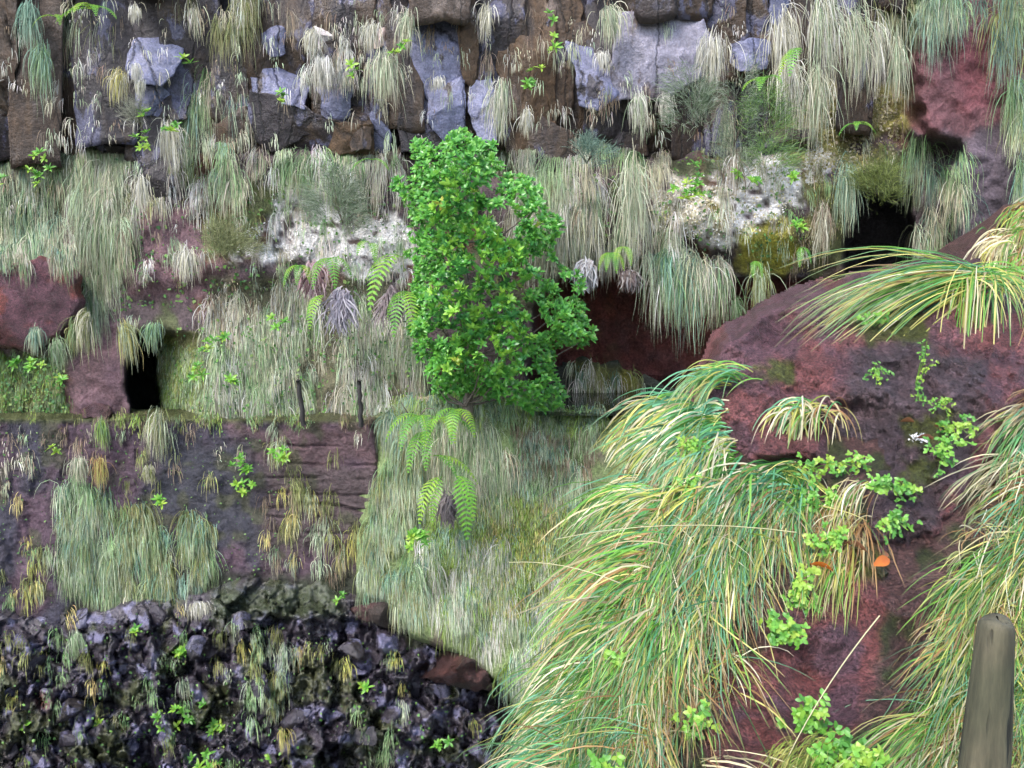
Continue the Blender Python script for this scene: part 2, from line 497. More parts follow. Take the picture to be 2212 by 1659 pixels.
B = [  # outline, depth, material
    ([(285, -40), (395, -40), (392, 20), (388, 85), (300, 90), (290, 40)], 11.95, 'a'),
    ([(292, 88), (388, 84), (386, 135), (350, 180), (322, 178), (285, 165), (280, 120)], 11.85, 'b'),
    ([(350, 190), (365, 130), (385, 140), (410, 200), (400, 255), (355, 245)], 12.1, 'a'),
    ([(290, 185), (345, 190), (375, 215), (360, 250), (300, 245)], 11.95, 'b'),
    ([(-60, -30), (50, -20), (110, 20), (108, 92), (40, 92), (-60, 90)], 11.95, 'a'),
    ([(-60, 95), (60, 100), (72, 165), (45, 215), (10, 240), (-60, 245)], 11.9, 'a'),
    ([(450, -40), (520, -30), (545, 40), (520, 80), (440, 85)], 12.1, 'a'),
    ([(568, 55), (590, 45), (612, 65), (616, 110), (590, 122), (570, 100)], 11.9, 'b'),
    ([(548, 140), (600, 130), (640, 160), (660, 190), (650, 230), (600, 215), (550, 195)], 12.0, 'b'),
    ([(548, 200), (610, 215), (650, 235), (700, 260), (640, 300), (590, 325), (560, 300), (545, 250)], 12.0, 'a'),
    ([(690, 170), (730, 150), (760, 165), (755, 230), (745, 265), (700, 270)], 11.95, 'b'),
    ([(650, 260), (745, 265), (755, 300), (720, 330), (620, 325)], 12.05, 'a'),
    ([(690, -40), (830, -40), (842, 45), (815, 105), (770, 125), (752, 60)], 12.0, 'a'),
    ([(686, 55), (720, 70), (740, 90), (720, 95), (688, 85)], 11.9, 'p'),
    ([(810, 52), (843, 52), (832, 95), (812, 100), (800, 75)], 11.88, 'o'),
    ([(762, 232), (805, 228), (800, 320), (762, 322)], 11.93, 'c'),
    ([(806, 215), (838, 225), (842, 320), (805, 322)], 11.97, 'b'),
    ([(885, 20), (930, -30), (985, -30), (998, 60), (1000, 170), (930, 210), (885, 165), (895, 90)], 11.85, 'b'),
    ([(930, 205), (1000, 170), (998, 285), (960, 300), (930, 260)], 11.8, 'b'),
    ([(870, 175), (930, 215), (935, 265), (970, 300), (940, 335), (870, 320), (862, 240)], 11.95, 'a'),
    ([(982, -40), (1024, -40), (1030, 40), (1032, 120), (1020, 175), (1000, 165), (992, 60)], 11.8, 'r'),
    ([(1030, -40), (1080, -40), (1085, 90), (1068, 165), (1030, 180)], 12.0, 'a'),
    ([(1020, 185), (1060, 178), (1075, 240), (1070, 300), (1035, 300), (1015, 240)], 11.85, 'b'),
    ([(1078, -40), (1125, -40), (1140, 100), (1150, 200), (1140, 260), (1100, 240), (1080, 150)], 11.9, 'r'),
    ([(1130, -40), (1180, -40), (1185, 80), (1165, 130), (1140, 120)], 12.0, 'a'),
    ([(1085, 230), (1150, 245), (1230, 290), (1240, 350), (1180, 370), (1100, 330)], 12.05, 'a'),
    ([(1160, 135), (1225, 110), (1235, 200), (1230, 240), (1170, 240), (1150, 200)], 12.1, 'r'),
    ([(1195, -40), (1250, -40), (1255, 40), (1225, 95), (1200, 80)], 12.0, 'r'),
    ([(1243, 55), (1300, 40), (1325, 90), (1290, 98), (1245, 97)], 12.0, 'a'),
    ([(1228, 100), (1270, 105), (1330, 135), (1328, 200), (1290, 230), (1255, 222), (1245, 160)], 11.85, 'b'),
    ([(1345, -40), (1470, -40), (1460, 15), (1420, 32), (1346, 36)], 11.85, 'c'),
    ([(1346, 38), (1425, 34), (1500, 45), (1530, 90), (1500, 160), (1450, 195), (1405, 205), (1335, 205), (1330, 140)], 11.75, 'l'),
    ([(1480, -40), (1530, -40), (1545, 60), (1520, 95), (1500, 50)], 11.95, 'o'),
    ([(1330, 205), (1400, 208), (1440, 205), (1420, 245), (1370, 250), (1335, 230)], 11.95, 'a'),
    ([(1555, -40), (1660, -40), (1655, 30), (1640, 85), (1585, 88), (1570, 40)], 12.0, 'a'),
    ([(1582, 95), (1620, 86), (1662, 95), (1655, 145), (1600, 152), (1580, 130)], 11.8, 'b'),
    ([(1660, -40), (1740, -40), (1725, 40), (1690, 60), (1665, 45)], 12.0, 'b'),
    ([(1525, 150), (1560, 140), (1575, 190), (1540, 215), (1500, 200)], 12.0, 'c'),
    ([(300, 340), (360, 320), (385, 350), (370, 400), (330, 440), (298, 420)], 11.95, 'a'),
    ([(320, 440), (390, 400), (410, 420), (340, 460)], 12.0, 'a'),
    ([(405, 430), (450, 425), (460, 470), (410, 470)], 12.0, 'a'),
]
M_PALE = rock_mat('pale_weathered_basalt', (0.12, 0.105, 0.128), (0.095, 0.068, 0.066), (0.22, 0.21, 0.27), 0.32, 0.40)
M_CREAM = rock_mat('chalky_rock_face', (0.55, 0.5, 0.5), (0.45, 0.2, 0.15), (0.65, 0.6, 0.6), 0.6)
M_ORANGE = rock_mat('orange_stained_rock', (0.3, 0.15, 0.10), (0.38, 0.14, 0.07), (0.42, 0.33, 0.3), 0.5)
M_BROWNB = rock_mat('brown_grey_basalt', (0.036, 0.026, 0.025), (0.055, 0.034, 0.02), (0.095, 0.088, 0.12), 0.34, 0.56)
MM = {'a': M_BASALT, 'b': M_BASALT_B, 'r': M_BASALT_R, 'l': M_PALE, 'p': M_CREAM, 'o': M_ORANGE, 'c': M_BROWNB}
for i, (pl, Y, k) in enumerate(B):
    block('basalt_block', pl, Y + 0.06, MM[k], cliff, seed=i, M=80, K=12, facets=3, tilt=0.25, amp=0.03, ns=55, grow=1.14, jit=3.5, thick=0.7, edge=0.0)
# plainer blocks that fill the band behind and carry it on beyond the frame
k = 0
xx = -480.0
while xx < 2000:
    wdt = random.uniform(60, 125)
    yy = -600.0 + random.uniform(0, 80)
    while yy < 300:
        hgt = random.uniform(340, 700)
        y1 = min(yy + hgt, 335)
        x0, x1 = xx, xx + wdt
        if not (1690 < xx and yy > -100):
            j = lambda a=7: random.uniform(-a, a)
            pl = [(x0 + j(), yy + j()), ((x0 + x1) / 2, yy + j()), (x1 + j(), yy + j()), (x1 + j(), (yy + y1) / 2 + j(20)), (x1 + j(), y1 + j()), ((x0 + x1) / 2, y1 + j(14)), (x0 + j(), y1 + j()), (x0 + j(), (yy + y1) / 2 + j(20))]
            lean = -0.10 * max(0, -yy) / 100.0
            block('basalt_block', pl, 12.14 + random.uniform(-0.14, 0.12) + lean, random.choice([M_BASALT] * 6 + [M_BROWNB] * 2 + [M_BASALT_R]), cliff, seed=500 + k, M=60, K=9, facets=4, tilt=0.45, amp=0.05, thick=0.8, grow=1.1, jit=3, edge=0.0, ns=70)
        k += 1
        yy = y1 - 6
    xx += wdt * 0.86

# ------------------------------------------------------------------ retaining wall below the ledge
wx = np.arange(-520, 840, 6.0); wy = np.concatenate([[893, 898, 902], np.arange(906, 1400, 3.0)])
WX, WY = np.meshgrid(wx, wy)


def wall_depth(x, y):
    d = 11.42 - 0.28 * sm(905, 1320, y)
    d = d + 0.05 * fbm(x / 120, y / 120, 1.5, 4) + 0.10 * fbm(x / 26, y / 60, 3.5, 4) * (1 - 0.8 * mask([(560, 920), (830, 920), (830, 1180), (560, 1180)], x, y, 60)) + 0.025 * fbm(x / 9, y / 9, 6.5, 2)
    for yb, am in ((962, .05), (1000, .03), (1030, .045), (1066, .05), (1088, .08), (1097, .07), (1120, .04), (1150, .04)):      # bedding cracks on the right
        yc = yb + 0.03 * (x - 600) + 5 * fbm(x / 50, 0 * x + yb, 2.0, 3)
        d = d + am * np.exp(-((y - yc) / 2.6) ** 2) * sm(540, 620, x) * sm(-0.25, 0.05, vn(x / 60, yb * 1.0, 3.0))
    d = d + 0.07 * np.maximum(0, fbm(x / 13, y / 70, 9.5, 3)) * (1 - sm(540, 600, x))
    d = d + 0.6 * sm(800, 835, x - 0.1 * (y - 905))
    return d


def wall_top(x):
    return 905 + 5 * fbm(x / 45, 0 * x, 2.0, 3) + np.where(x > 500, 4, 0) + 6 * sm(760, 800, x)


WD = wall_depth(WX, WY)
top = WY < 905
yt = wall_top(WX)
YY = np.where(WY < 904, yt, np.maximum(WY, yt))
Wp = P(WX, YY, wall_depth(WX, YY))
# the three top rows are the ledge running back to the cliff at the height of the lip
for r_, back in ((0, 0.75), (1, 0.4), (2, 0.12)):
    Wp[r_, :, 1] = Wp[3, :, 1] + back
    Wp[r_, :, 0] = Wp[3, :, 0] * Wp[r_, :, 1] / Wp[3, :, 1]
    Wp[r_, :, 2] = Wp[3, :, 2] - 0.02 * (r_ == 2) + 0.03 * fbm(WX[0] / 20, 0 * WX[0], r_, 3) + (0.02 if r_ < 2 else 0)
x, y = WX, YY
c = np.zeros(WX.shape + (3,)); c[:] = (0.095, 0.058, 0.08)
c = lerp3(c, (0.05, 0.046, 0.068), sm(-0.1, 0.3, fbm(x / 80, y / 140, 4.0, 4)) * (1 - sm(560, 620, x)))
c = lerp3(c, (0.085, 0.06, 0.064), mask([(560, 1000), (830, 1000), (840, 1180), (560, 1200)], x, y, 60))
c = lerp3(c, (0.105, 0.062, 0.07), mask([(500, 915), (800, 915), (810, 1000), (520, 1000)], x, y, 40))
c = lerp3(c, (0.045, 0.045, 0.06), mask([(330, 960), (540, 950), (560, 1180), (320, 1100)], x, y, 60))
c = lerp3(c, (0.06, 0.065, 0.03), sm(0.1, 0.35, fbm(x / 40, y / 40, 7.0, 3)) * 0.7)
c = lerp3(c, (0.075, 0.085, 0.03), (1 - sm(905, 920, y)))
c = lerp3(c, (0.035, 0.04, 0.025), mask([(380, 1230), (860, 1250), (860, 1330), (380, 1300)], x, y, 40))
wall = mesh('retaining_wall', Wp.reshape(-1, 3), gridfaces(len(wy), len(wx)), M_WALL, col=np.clip(c * 0.78, 0.004, 1).reshape(-1, 3), smooth=True)
tag(wall, 'rough purple hewn stone retaining wall under the mossy ledge on the left', 'wall')

# ------------------------------------------------------------------ green bank below the bush
bx = np.arange(770, 1480, 6.0); by = np.arange(848, 1800, 6.0)
BX, BY = np.meshgrid(bx, by)


def bank_depth(x, y):
    d = 11.25 - 1.15 * sm(880, 1650, y)
    d = d + 0.3 * sm(960, 800, x) - 0.28 * np.exp(-((x - 1040) / 110.0) ** 2 - ((y - 950) / 110.0) ** 2) - 0.2 * sm(1150, 1350, x)
    d = d + 0.16 * fbm(x / 80, y / 80, 3.0, 4) + 0.05 * fbm(x / 22, y / 22, 5.0, 3)
    d = d + 1.6 * sm(-10, 25, y - np.interp(x, [770, 860, 885, 1000, 1090, 1130, 1200, 1260], [1290, 1320, 1375, 1420, 1490, 1560, 1700, 2000]))
    return d


def bank_topz(x):
    return np.interp(x, [770, 800, 870, 900, 960, 1100, 1180, 1230, 1290, 1340, 1480], [905, 902, 880, 862, 852, 852, 868, 902, 912, 905, 850])


YY = np.maximum(BY, bank_topz(BX) + 4 * vn(BX / 14, 0 * BX))
BD = bank_depth(BX, YY)
c = np.zeros(BX.shape + (3,)); c[:] = (0.17, 0.23, 0.09)
x, y = BX, YY
c = lerp3(c, (0.10, 0.085, 0.06), sm(0.15, 0.4, fbm(x / 50, y / 70, 2.0, 4)))
for pl, cc in [([(1010, 1080), (1220, 1070), (1230, 1180), (1160, 1250), (1080, 1340), (1010, 1250)], (0.2, 0.27, 0.035)),
               ([(930, 1160), (1030, 1150), (1010, 1260), (920, 1230)], (0.17, 0.24, 0.05)),
               ([(1150, 900), (1280, 900), (1280, 1060), (1140, 1040)], (0.09, 0.12, 0.05)),
               ([(870, 780), (930, 780), (930, 900), (860, 900)], (0.36, 0.3, 0.2))]:
    c = lerp3(c, cc, mask(pl, x, y, 40))
Bp = P(BX, YY, BD)
Bp[0, :, 1] += 0.9; Bp[0, :, 2] -= 0.10
Bp[1, :, 1] += 0.35; Bp[1, :, 2] -= 0.02
bank = tag(mesh('mossy_bank', Bp.reshape(-1, 3), gridfaces(len(by), len(bx)), M_CLIFF, col=np.clip(c, 0.004, 1).reshape(-1, 3), smooth=True), kind='structure')

# ------------------------------------------------------------------ scree slope
SCR = [(-320, 1330), (100, 1345), (250, 1325), (430, 1295), (520, 1262), (700, 1268), (760, 1300), (860, 1305), (880, 1372), (1000, 1400), (1085, 1480), (1120, 1560), (1080, 1660), (1080, 1950), (-320, 1950)]
sx = np.arange(-240, 1200, 3.6); sy = np.arange(1255, 1860, 3.6)
SX, SY = np.meshgrid(sx, sy)


def scree_top(x):
    return np.interp(x, [-540, 100, 250, 430, 520, 700, 880, 1000, 1090, 1150, 1200], [1320, 1335, 1315, 1285, 1255, 1262, 1365, 1400, 1480, 1600, 1700])


def scree_depth(x, y):
    t = scree_top(x)
    d = 11.12 - 1.15 * np.clip((y - t) / 400.0, 0, 2.0) + 0.55 * sm(900, 1180, x)
    d = d + 0.2 * fbm(x / 90, y / 90, 3.3, 4) + 0.10 * fbm(x / 30, y / 30, 1.3, 3)
    wx_, wy_ = x + 9 * fbm(x / 30, y / 30, 2.0, 2), y + 9 * fbm(x / 30, y / 30, 7.0, 2)
    for sx_, sy_, am, se in ((62.0, 84.0, 0.34, 3), (27.0, 36.0, 0.20, 8), (12.0, 16.0, 0.09, 12)):      # broken planes, large to small
        d1, d2, rv, ox, oy = cell(wx_ / sx_, wy_ / sy_, se, True)
        am = am * (0.25 + 0.75 * sm(0, 70, y - t))
        d = d - am * rv + am * 0.9 * (np.sin(rv * 217.0) * ox + np.cos(rv * 131.0) * oy) + am * 0.35 * (1 - sm(0.0, 0.10, d2 - d1))
    return d


YY = np.maximum(SY, scree_top(SX) + 6 * vn(SX / 17, 0 * SX))
SDp = scree_depth(SX, YY)
SPt = P(SX, YY, SDp)
SPt[0, :, 1] = 11.9; SPt[1, :, 1] = np.maximum(SPt[1, :, 1], SPt[2, :, 1] + 0.15)
x, y = SX, YY
c = np.zeros(SX.shape + (3,)); c[:] = (0.036, 0.029, 0.04)
c = lerp3(c, (0.13, 0.125, 0.20), sm(0.55, 0.62, cell(x / 27.0, y / 36.0, 8)[2]) * sm(-.1, .1, fbm(x / 20, y / 20, 1.0, 3)))  # bluish sky highlights painted onto random broken planes
c = lerp3(c, (0.045, 0.05, 0.022), sm(0.0, 0.3, fbm(x / 60, y / 60, 4.4, 4)))
c = lerp3(c, (0.035, 0.045, 0.022), mask([(440, 1255), (720, 1260), (740, 1330), (460, 1340)], x, y, 40))
c = lerp3(c, (0.07, 0.03, 0.022), mask([(75, 1470), (105, 1470), (110, 1540), (70, 1530)], x, y, 20))
scree = tag(mesh('scree_slope', SPt.reshape(-1, 3), gridfaces(len(sy), len(sx)), M_CRAG, col=np.clip(c, 0.004, 1).reshape(-1, 3), smooth=False), kind='structure')


def ico(sub=2):
    import bmesh
    bm = bmesh.new(); bmesh.ops.create_icosphere(bm, subdivisions=sub, radius=1.0)
    v = np.array([q.co[:] for q in bm.verts]); f = np.array([[q.index for q in p.verts] for p in bm.faces])
    bm.free()
    return v, f


IV, IF = ico(3)


def rock_data(seed):
    r = np.random.default_rng(seed)
    v = IV.copy()
    for _ in range(13):                                   # cut by planes: flat broken faces
        n = r.normal(size=3); n /= np.linalg.norm(n)
        h = r.uniform(0.3, 0.62)
        d = v @ n
        v = v - np.maximum(d - h, 0)[:, None] * n
    v = v * (1 + 0.07 * fbm(v[:, 0] * 4 + seed, v[:, 1] * 4, v[:, 2] * 4, 3))[:, None]
    return v


ROCKS = []
for s in range(10):
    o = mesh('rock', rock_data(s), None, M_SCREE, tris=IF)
    ROCKS.append(o.data); bpy.data.objects.remove(o)


def put_rock(px, py, size, depth, mat=None, parent=None, squash=1.0):
    o = bpy.data.objects.new('rock', random.choice(ROCKS))
    COL.objects.link(o); o.parent = parent
    o.location = P(px, py, depth)
    s = size * depth / F
    o.scale = (s * random.uniform(0.8, 1.15), s * random.uniform(0.7, 1.0), s * random.uniform(0.9, 1.6) * squash)
    o.rotation_euler = [random.uniform(0, 6.28) for _ in range(3)] if squash == 1 else (random.uniform(-.3, .3), random.uniform(-.4, .4), random.uniform(0, 6.28))
    return o


big = [(60, 1445, 42), (130, 1455, 34), (25, 1490, 36), (320, 1475, 30), (478, 1460, 24), (350, 1340, 34), (180, 1345, 30), (60, 1530, 34), (140, 1540, 40), (150, 1595, 42),
       (240, 1560, 30), (300, 1430, 30), (420, 1410, 30), (520, 1350, 30), (560, 1480, 32), (455, 1590, 26), (290, 1610, 26), (700, 1590, 24), (730, 1560, 20), (785, 1595, 24),
       (895, 1475, 28), (760, 1400, 28), (840, 1560, 34), (960, 1500, 34), (1000, 1560, 40), (640, 1550, 30), (1030, 1620, 34), (30, 1620, 40), (80, 1645, 40), (600, 1630, 30)]
for i, (px, py, s) in enumerate(big):
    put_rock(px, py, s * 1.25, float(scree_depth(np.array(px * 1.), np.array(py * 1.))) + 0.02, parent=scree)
n = 0
while n < 20:
    px, py = random.uniform(-60, 1110), random.uniform(1290, 1720)
    if sd(SCR, np.array(px), np.array(py)) > -8: continue
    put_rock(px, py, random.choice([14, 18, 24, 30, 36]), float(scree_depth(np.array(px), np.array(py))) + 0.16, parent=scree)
    n += 1

# ------------------------------------------------------------------ foreground bank
LB = [(430, 2230), (470, 2190), (540, 2080), (600, 1920), (650, 1780), (690, 1680), (740, 1610), (800, 1560), (860, 1500), (920, 1430), (970, 1390), (1050, 1350), (1150, 1320), (1250, 1280), (1350, 1240), (1450, 1200), (1550, 1160), (1660, 1120), (1900, 1050), (2700, 900)]
LY = np.array([a for a, b in LB], float); LX = np.array([b for a, b in LB], float)


def fg_depth(x, y):
    d = np.interp(y, [430, 560, 650, 800, 1000, 1300, 1660, 2000, 2700], [7.4, 6.7, 6.2, 5.6, 4.8, 3.75, 2.85, 2.2, 1.5])
    left = np.interp(y, LY, LX)
    d = d - 0.25 * sm(0, 500, x - left)
    d = d + 0.7 * (1 - sm(0, 130, x - left)) ** 2
    d = d + 0.22 * fbm(x / 210, y / 210, 5.0, 4) + 0.06 * fbm(x / 60, y / 60, 1.0, 4) + 0.018 * fbm(x / 14, y / 14, 1.0, 3)
    return d


fy = np.concatenate([np.arange(436, 1760, 8.0), np.arange(1760, 2690, 40.0)])
ft = np.concatenate([[-0.06, -0.03], np.linspace(0, 1, 150)])
FT, FY = np.meshgrid(ft, fy)
left = np.interp(FY, LY, LX) + 10 * fbm(FY / 40, 0 * FY, 3.0, 3)
FX = left + np.maximum(FT, 0) * (2760 - left)
FD = fg_depth(FX, FY)
FP = P(FX, FY, FD)
FP[:, 1, 1] += 0.5; FP[:, 1, 0] += 0.04
FP[:, 0, 1] += 1.6; FP[:, 0, 0] += 0.12; FP[:, 0, 2] -= 0.8
x, y = FX, FY
SOIL2 = [(1770, 1262), (1890, 1250), (1918, 1330), (1890, 1480), (1770, 1700), (1520, 1700), (1525, 1500), (1640, 1410)]
c = np.zeros(FX.shape + (3,)); c[:] = (0.12, 0.062, 0.055)
n2 = fbm(x / 50, y / 50, 4.0, 4)
c = lerp3(c, (0.05, 0.06, 0.02), sm(0.0, 0.3, n2))
c = lerp3(c, (0.20, 0.068, 0.062), mask(SOIL2, x, y, 30))
c = lerp3(c, (0.13, 0.066, 0.08), mask(SOIL2, x, y, 30) * sm(-0.05, 0.25, fbm(x / 70, y / 70, 8.0, 4)))
for pl in ([(1960, 930), (2080, 900), (2120, 960), (2060, 1040), (1960, 1030)], [(1840, 1170), (1920, 1190), (1920, 1250), (1850, 1240)]):
    c = lerp3(c, (0.10, 0.11, 0.02), mask(pl, x, y, 30))
fgb = tag(mesh('foreground_bank', FP.reshape(-1, 3), gridfaces(len(fy), len(ft)), M_BANK, col=np.clip(c, 0.004, 1).reshape(-1, 3), smooth=True), kind='structure')


# boulders
def red_col(base, alt, mossy, seed):
    def f(x, y):
        n = fbm(x / 70, y / 70, seed, 4); m = fbm(x / 55, y / 55, seed + 9, 4)
        c = np.zeros(x.shape + (3,)); c[:] = base
        c = lerp3(c, alt, sm(0.0, 0.25, n))
        c = lerp3(c, mossy, sm(0.18, 0.34, m) * 0.9)
        return np.clip(c * (1 + 0.3 * fbm(x / 12, y / 12, seed + 3, 2))[..., None], 0.004, 1)
    return f


def big_col(x, y):
    c = red_col((0.20, 0.065, 0.058), (0.14, 0.06, 0.068), (0.075, 0.085, 0.02), 3)(x, y) * 0 + 0
    n = fbm(x / 80, y / 80, 3.0, 4)
    c = np.zeros(x.shape + (3,)); c[:] = (0.215, 0.082, 0.082)
    c = lerp3(c, (0.15, 0.075, 0.09), sm(-0.05, 0.2, n))
    dk = mask([(1830, 760), (1990, 720), (2130, 800), (2120, 930), (1990, 1180), (1880, 1180), (1860, 1040), (1790, 930), (1830, 820)], x, y, 40, 20)
    c = lerp3(c, (0.085, 0.066, 0.075), dk * 0.85)
    for pl in ([(1840, 690), (1990, 670), (2000, 740), (1880, 745)], [(1650, 790), (1720, 780), (1710, 825), (1640, 815)], [(1950, 910), (2060, 890), (2050, 960), (1960, 960)], [(1960, 990), (2040, 990), (1990, 1070), (1940, 1050)]):
        c = lerp3(c, (0.085, 0.095, 0.022), mask(pl, x, y, 26, 18, 24.0))
    return np.clip(c * (1 + 0.4 * fbm(x / 11, y / 11, 4.0, 2))[..., None], 0.004, 1)


BP = [(1522, 830), (1560, 745), (1650, 682), (1720, 648), (1795, 634), (1960, 605), (2110, 590), (2290, 600), (2330, 760), (2240, 900), (2120, 1010), (2010, 1190), (1900, 1195), (1830, 1040), (1720, 985), (1570, 1000), (1508, 910)]
ux = np.arange(1470, 2380, 4.0); uy = np.arange(550, 1240, 4.0)
UX, UY = np.meshgrid(ux, uy)


def boulder_sd(x, y):
    return sd(BP, x, y) + 12 * fbm(x / 40, y / 40, 6.0, 3)


def boulder_depth(x, y):
    ds = boulder_sd(x, y)
    d = np.interp(y, [430, 560, 650, 800, 1000, 1300], [7.1, 6.45, 5.95, 5.4, 4.68, 3.66])
    d = d - 0.14 * sm(0, 110, -ds) - 0.10 * sm(60, 200, -ds) + 0.35 * sm(-10, 36, ds) + 0.9 * sm(-8, 34, ds) * sm(900, 800, y) * sm(1900, 1700, x) - 0.12 * sm(1500, 2000, x)
    d = d + 0.26 * fbm(x / 170, y / 140, 3.0, 3) + 0.10 * fbm(x / 50, y / 42, 8.0, 4) + 0.035 * fbm(x / 13, y / 11, 4.0, 3) + 0.02 * np.abs(fbm(x / 7, y / 6, 2.0, 2))
    return d


def near_depth(x, y):
    """depth of whatever lies on top on the near bank: the boulder or the earth"""
    x = np.asarray(x, float); y = np.asarray(y, float)
    f = fg_depth(x, y)
    return np.where(boulder_sd(x, y) < 10, np.minimum(f, boulder_depth(x, y)), f)


ds = boulder_sd(UX, UY); UD = boulder_depth(UX, UY)
fq = gridfaces(len(uy), len(ux)); fq = fq[(ds.ravel()[fq] < 36).all(1)]
used = np.unique(fq); remap = np.full(UX.size, -1); remap[used] = np.arange(len(used))
o = mesh('boulder', P(UX, UY, UD).reshape(-1, 3)[used], remap[fq], M_BANK, col=big_col(UX.ravel()[used], UY.ravel()[used]), smooth=True)
tag(o, 'large rough red boulder with dark wet patches in the right foreground', 'boulder')
o = block('boulder', [(-220, 600), (-100, 560), (20, 575), (90, 552), (150, 562), (176, 600), (184, 650), (160, 700), (118, 735), (70, 762), (0, 752), (-200, 750)], 11.5, M_BANK, None, thick=1.0, M=160, K=30, edge=0.12, facets=1, tilt=0.1, amp=0.2, seed=9, jit=4, ns=170, col=red_col((0.24, 0.085, 0.095), (0.19, 0.085, 0.11), (0.27, 0.075, 0.06), 5), smooth=True, dome=0.15)
tag(o, 'smooth dark red boulder bulging from the cliff at the left edge', 'boulder')
o = block('boulder', [(897, 1425), (935, 1398), (965, 1398), (985, 1412), (1020, 1420), (1050, 1445), (1072, 1488), (1040, 1500), (1000, 1488), (940, 1478), (905, 1460)], 10.0, M_BANK, None, thick=0.7, M=110, K=20, edge=0.02, facets=5, tilt=0.9, amp=0.22, seed=12, jit=7, ns=38, col=red_col((0.105, 0.042, 0.036), (0.08, 0.042, 0.04), (0.05, 0.04, 0.03), 8), dome=0.1)
tag(o, 'broken reddish brown rock at the right end of the dark scree', 'boulder')
o = block('boulder', [(752, 1312), (800, 1302), (868, 1295), (880, 1318), (878, 1345), (850, 1362), (815, 1350), (770, 1335)], 10.55, M_BANK, None, thick=0.6, M=90, K=14, edge=0.1, facets=4, tilt=0.6, amp=0.12, seed=14, jit=3, ns=50, col=red_col((0.11, 0.055, 0.052), (0.10, 0.062, 0.066), (0.07, 0.055, 0.045), 8), dome=0.05)
tag(o, 'flat topped brown rock slab where the wall meets the scree', 'boulder')
o = block('boulder', [(175, 885), (205, 868), (235, 872), (245, 890), (235, 905), (180, 903)], 11.55, M_BANK, None, thick=0.4, M=50, K=8, edge=0.06, facets=3, amp=0.06, seed=15, jit=2, ns=30, col=red_col((0.15, 0.07, 0.08), (0.13, 0.07, 0.08), (0.12, 0.06, 0.06), 2))
tag(o, 'small purple rock lying on the ledge left of the tunnel mouth', 'rock')
o = block('reflection_slab', [(1180, 800), (1225, 790), (1262, 768), (1300, 780), (1335, 782), (1372, 806), (1400, 812), (1470, 838), (1500, 980), (1170, 980)], 13.0, M_CLIFF, None, thick=0.5, M=110, K=30, edge=0.02, facets=2, tilt=0.2, amp=0.16, seed=21, jit=9, ns=34,
          col=lambda x, y: lerp3(lerp3(np.tile([[0.04, 0.045, 0.035]], (len(x), 1)), (0.11, 0.105, 0.022), mask([(1280, 790), (1370, 800), (1385, 860), (1330, 890), (1275, 850)], x, y, 30)), (0.09, 0.10, 0.03), mask([(1240, 780), (1290, 780), (1280, 880), (1240, 860)], x, y, 30)), smooth=True, dome=0.03)
tag(o, 'olive slab added in place of the reflection in the cave pool', 'rock')  # slab invented to stand for the mirrored overhang in the water

# pool in the cave
m, t, b = new_mat('still_dark_water')
b.inputs['Base Color'].default_value = (0.012, 0.014, 0.012, 1)
b.inputs['Roughness'].default_value = 0.03
b.inputs['Specular IOR Level'].default_value = 0.6
nw = noise(t, 3.0, 2, 0.5)
bump(t, b, [(nw.outputs[0], 0.03, 0.05)])
zw = CAM[2] - 1.93
V = np.array([[0.3, 10.9, zw], [7.5, 10.9, zw], [9.5, 16.2, zw], [0.3, 16.2, zw]])
tag(mesh('pool_water', V, [[0, 1, 2, 3]], m), kind='structure')

# ------------------------------------------------------------------ blades
PAL = {
    'straw': [(0.46, 0.45, 0.33), (0.52, 0.51, 0.40), (0.36, 0.35, 0.25)],
    'white': [(0.62, 0.61, 0.56), (0.56, 0.55, 0.50), (0.46, 0.46, 0.40)],
    'pale': [(0.26, 0.34, 0.21), (0.33, 0.41, 0.28), (0.40, 0.46, 0.32)],
    'green': [(0.12, 0.22, 0.09), (0.17, 0.29, 0.13), (0.22, 0.34, 0.16)],
    'blue': [(0.11, 0.22, 0.16), (0.16, 0.29, 0.22), (0.22, 0.35, 0.27)],
    'olive': [(0.19, 0.21, 0.07), (0.25, 0.27, 0.10), (0.16, 0.19, 0.06)],
    'brown': [(0.22, 0.16, 0.11), (0.28, 0.22, 0.16), (0.17, 0.13, 0.09)],
    'yellow': [(0.44, 0.41, 0.12), (0.36, 0.37, 0.10), (0.48, 0.41, 0.16)],
    'lime': [(0.20, 0.32, 0.05), (0.26, 0.38, 0.07), (0.16, 0.27, 0.04)],
    'fgreen': [(0.10, 0.27, 0.04), (0.16, 0.38, 0.06), (0.07, 0.20, 0.05)],
    'fblue': [(0.08, 0.26, 0.13), (0.13, 0.35, 0.20), (0.10, 0.31, 0.10)],
    'fgold': [(0.42, 0.42, 0.09), (0.54, 0.51, 0.16), (0.33, 0.38, 0.08)],
    'fstraw': [(0.58, 0.53, 0.32), (0.66, 0.62, 0.44), (0.46, 0.40, 0.22)],
    'rust': [(0.30, 0.17, 0.07), (0.36, 0.22, 0.09), (0.22, 0.13, 0.05)],
}


def pick(names, n, r):
    cols = np.array([c for k in names for c in PAL[k]])
    return cols[r.integers(0, len(cols), n)]


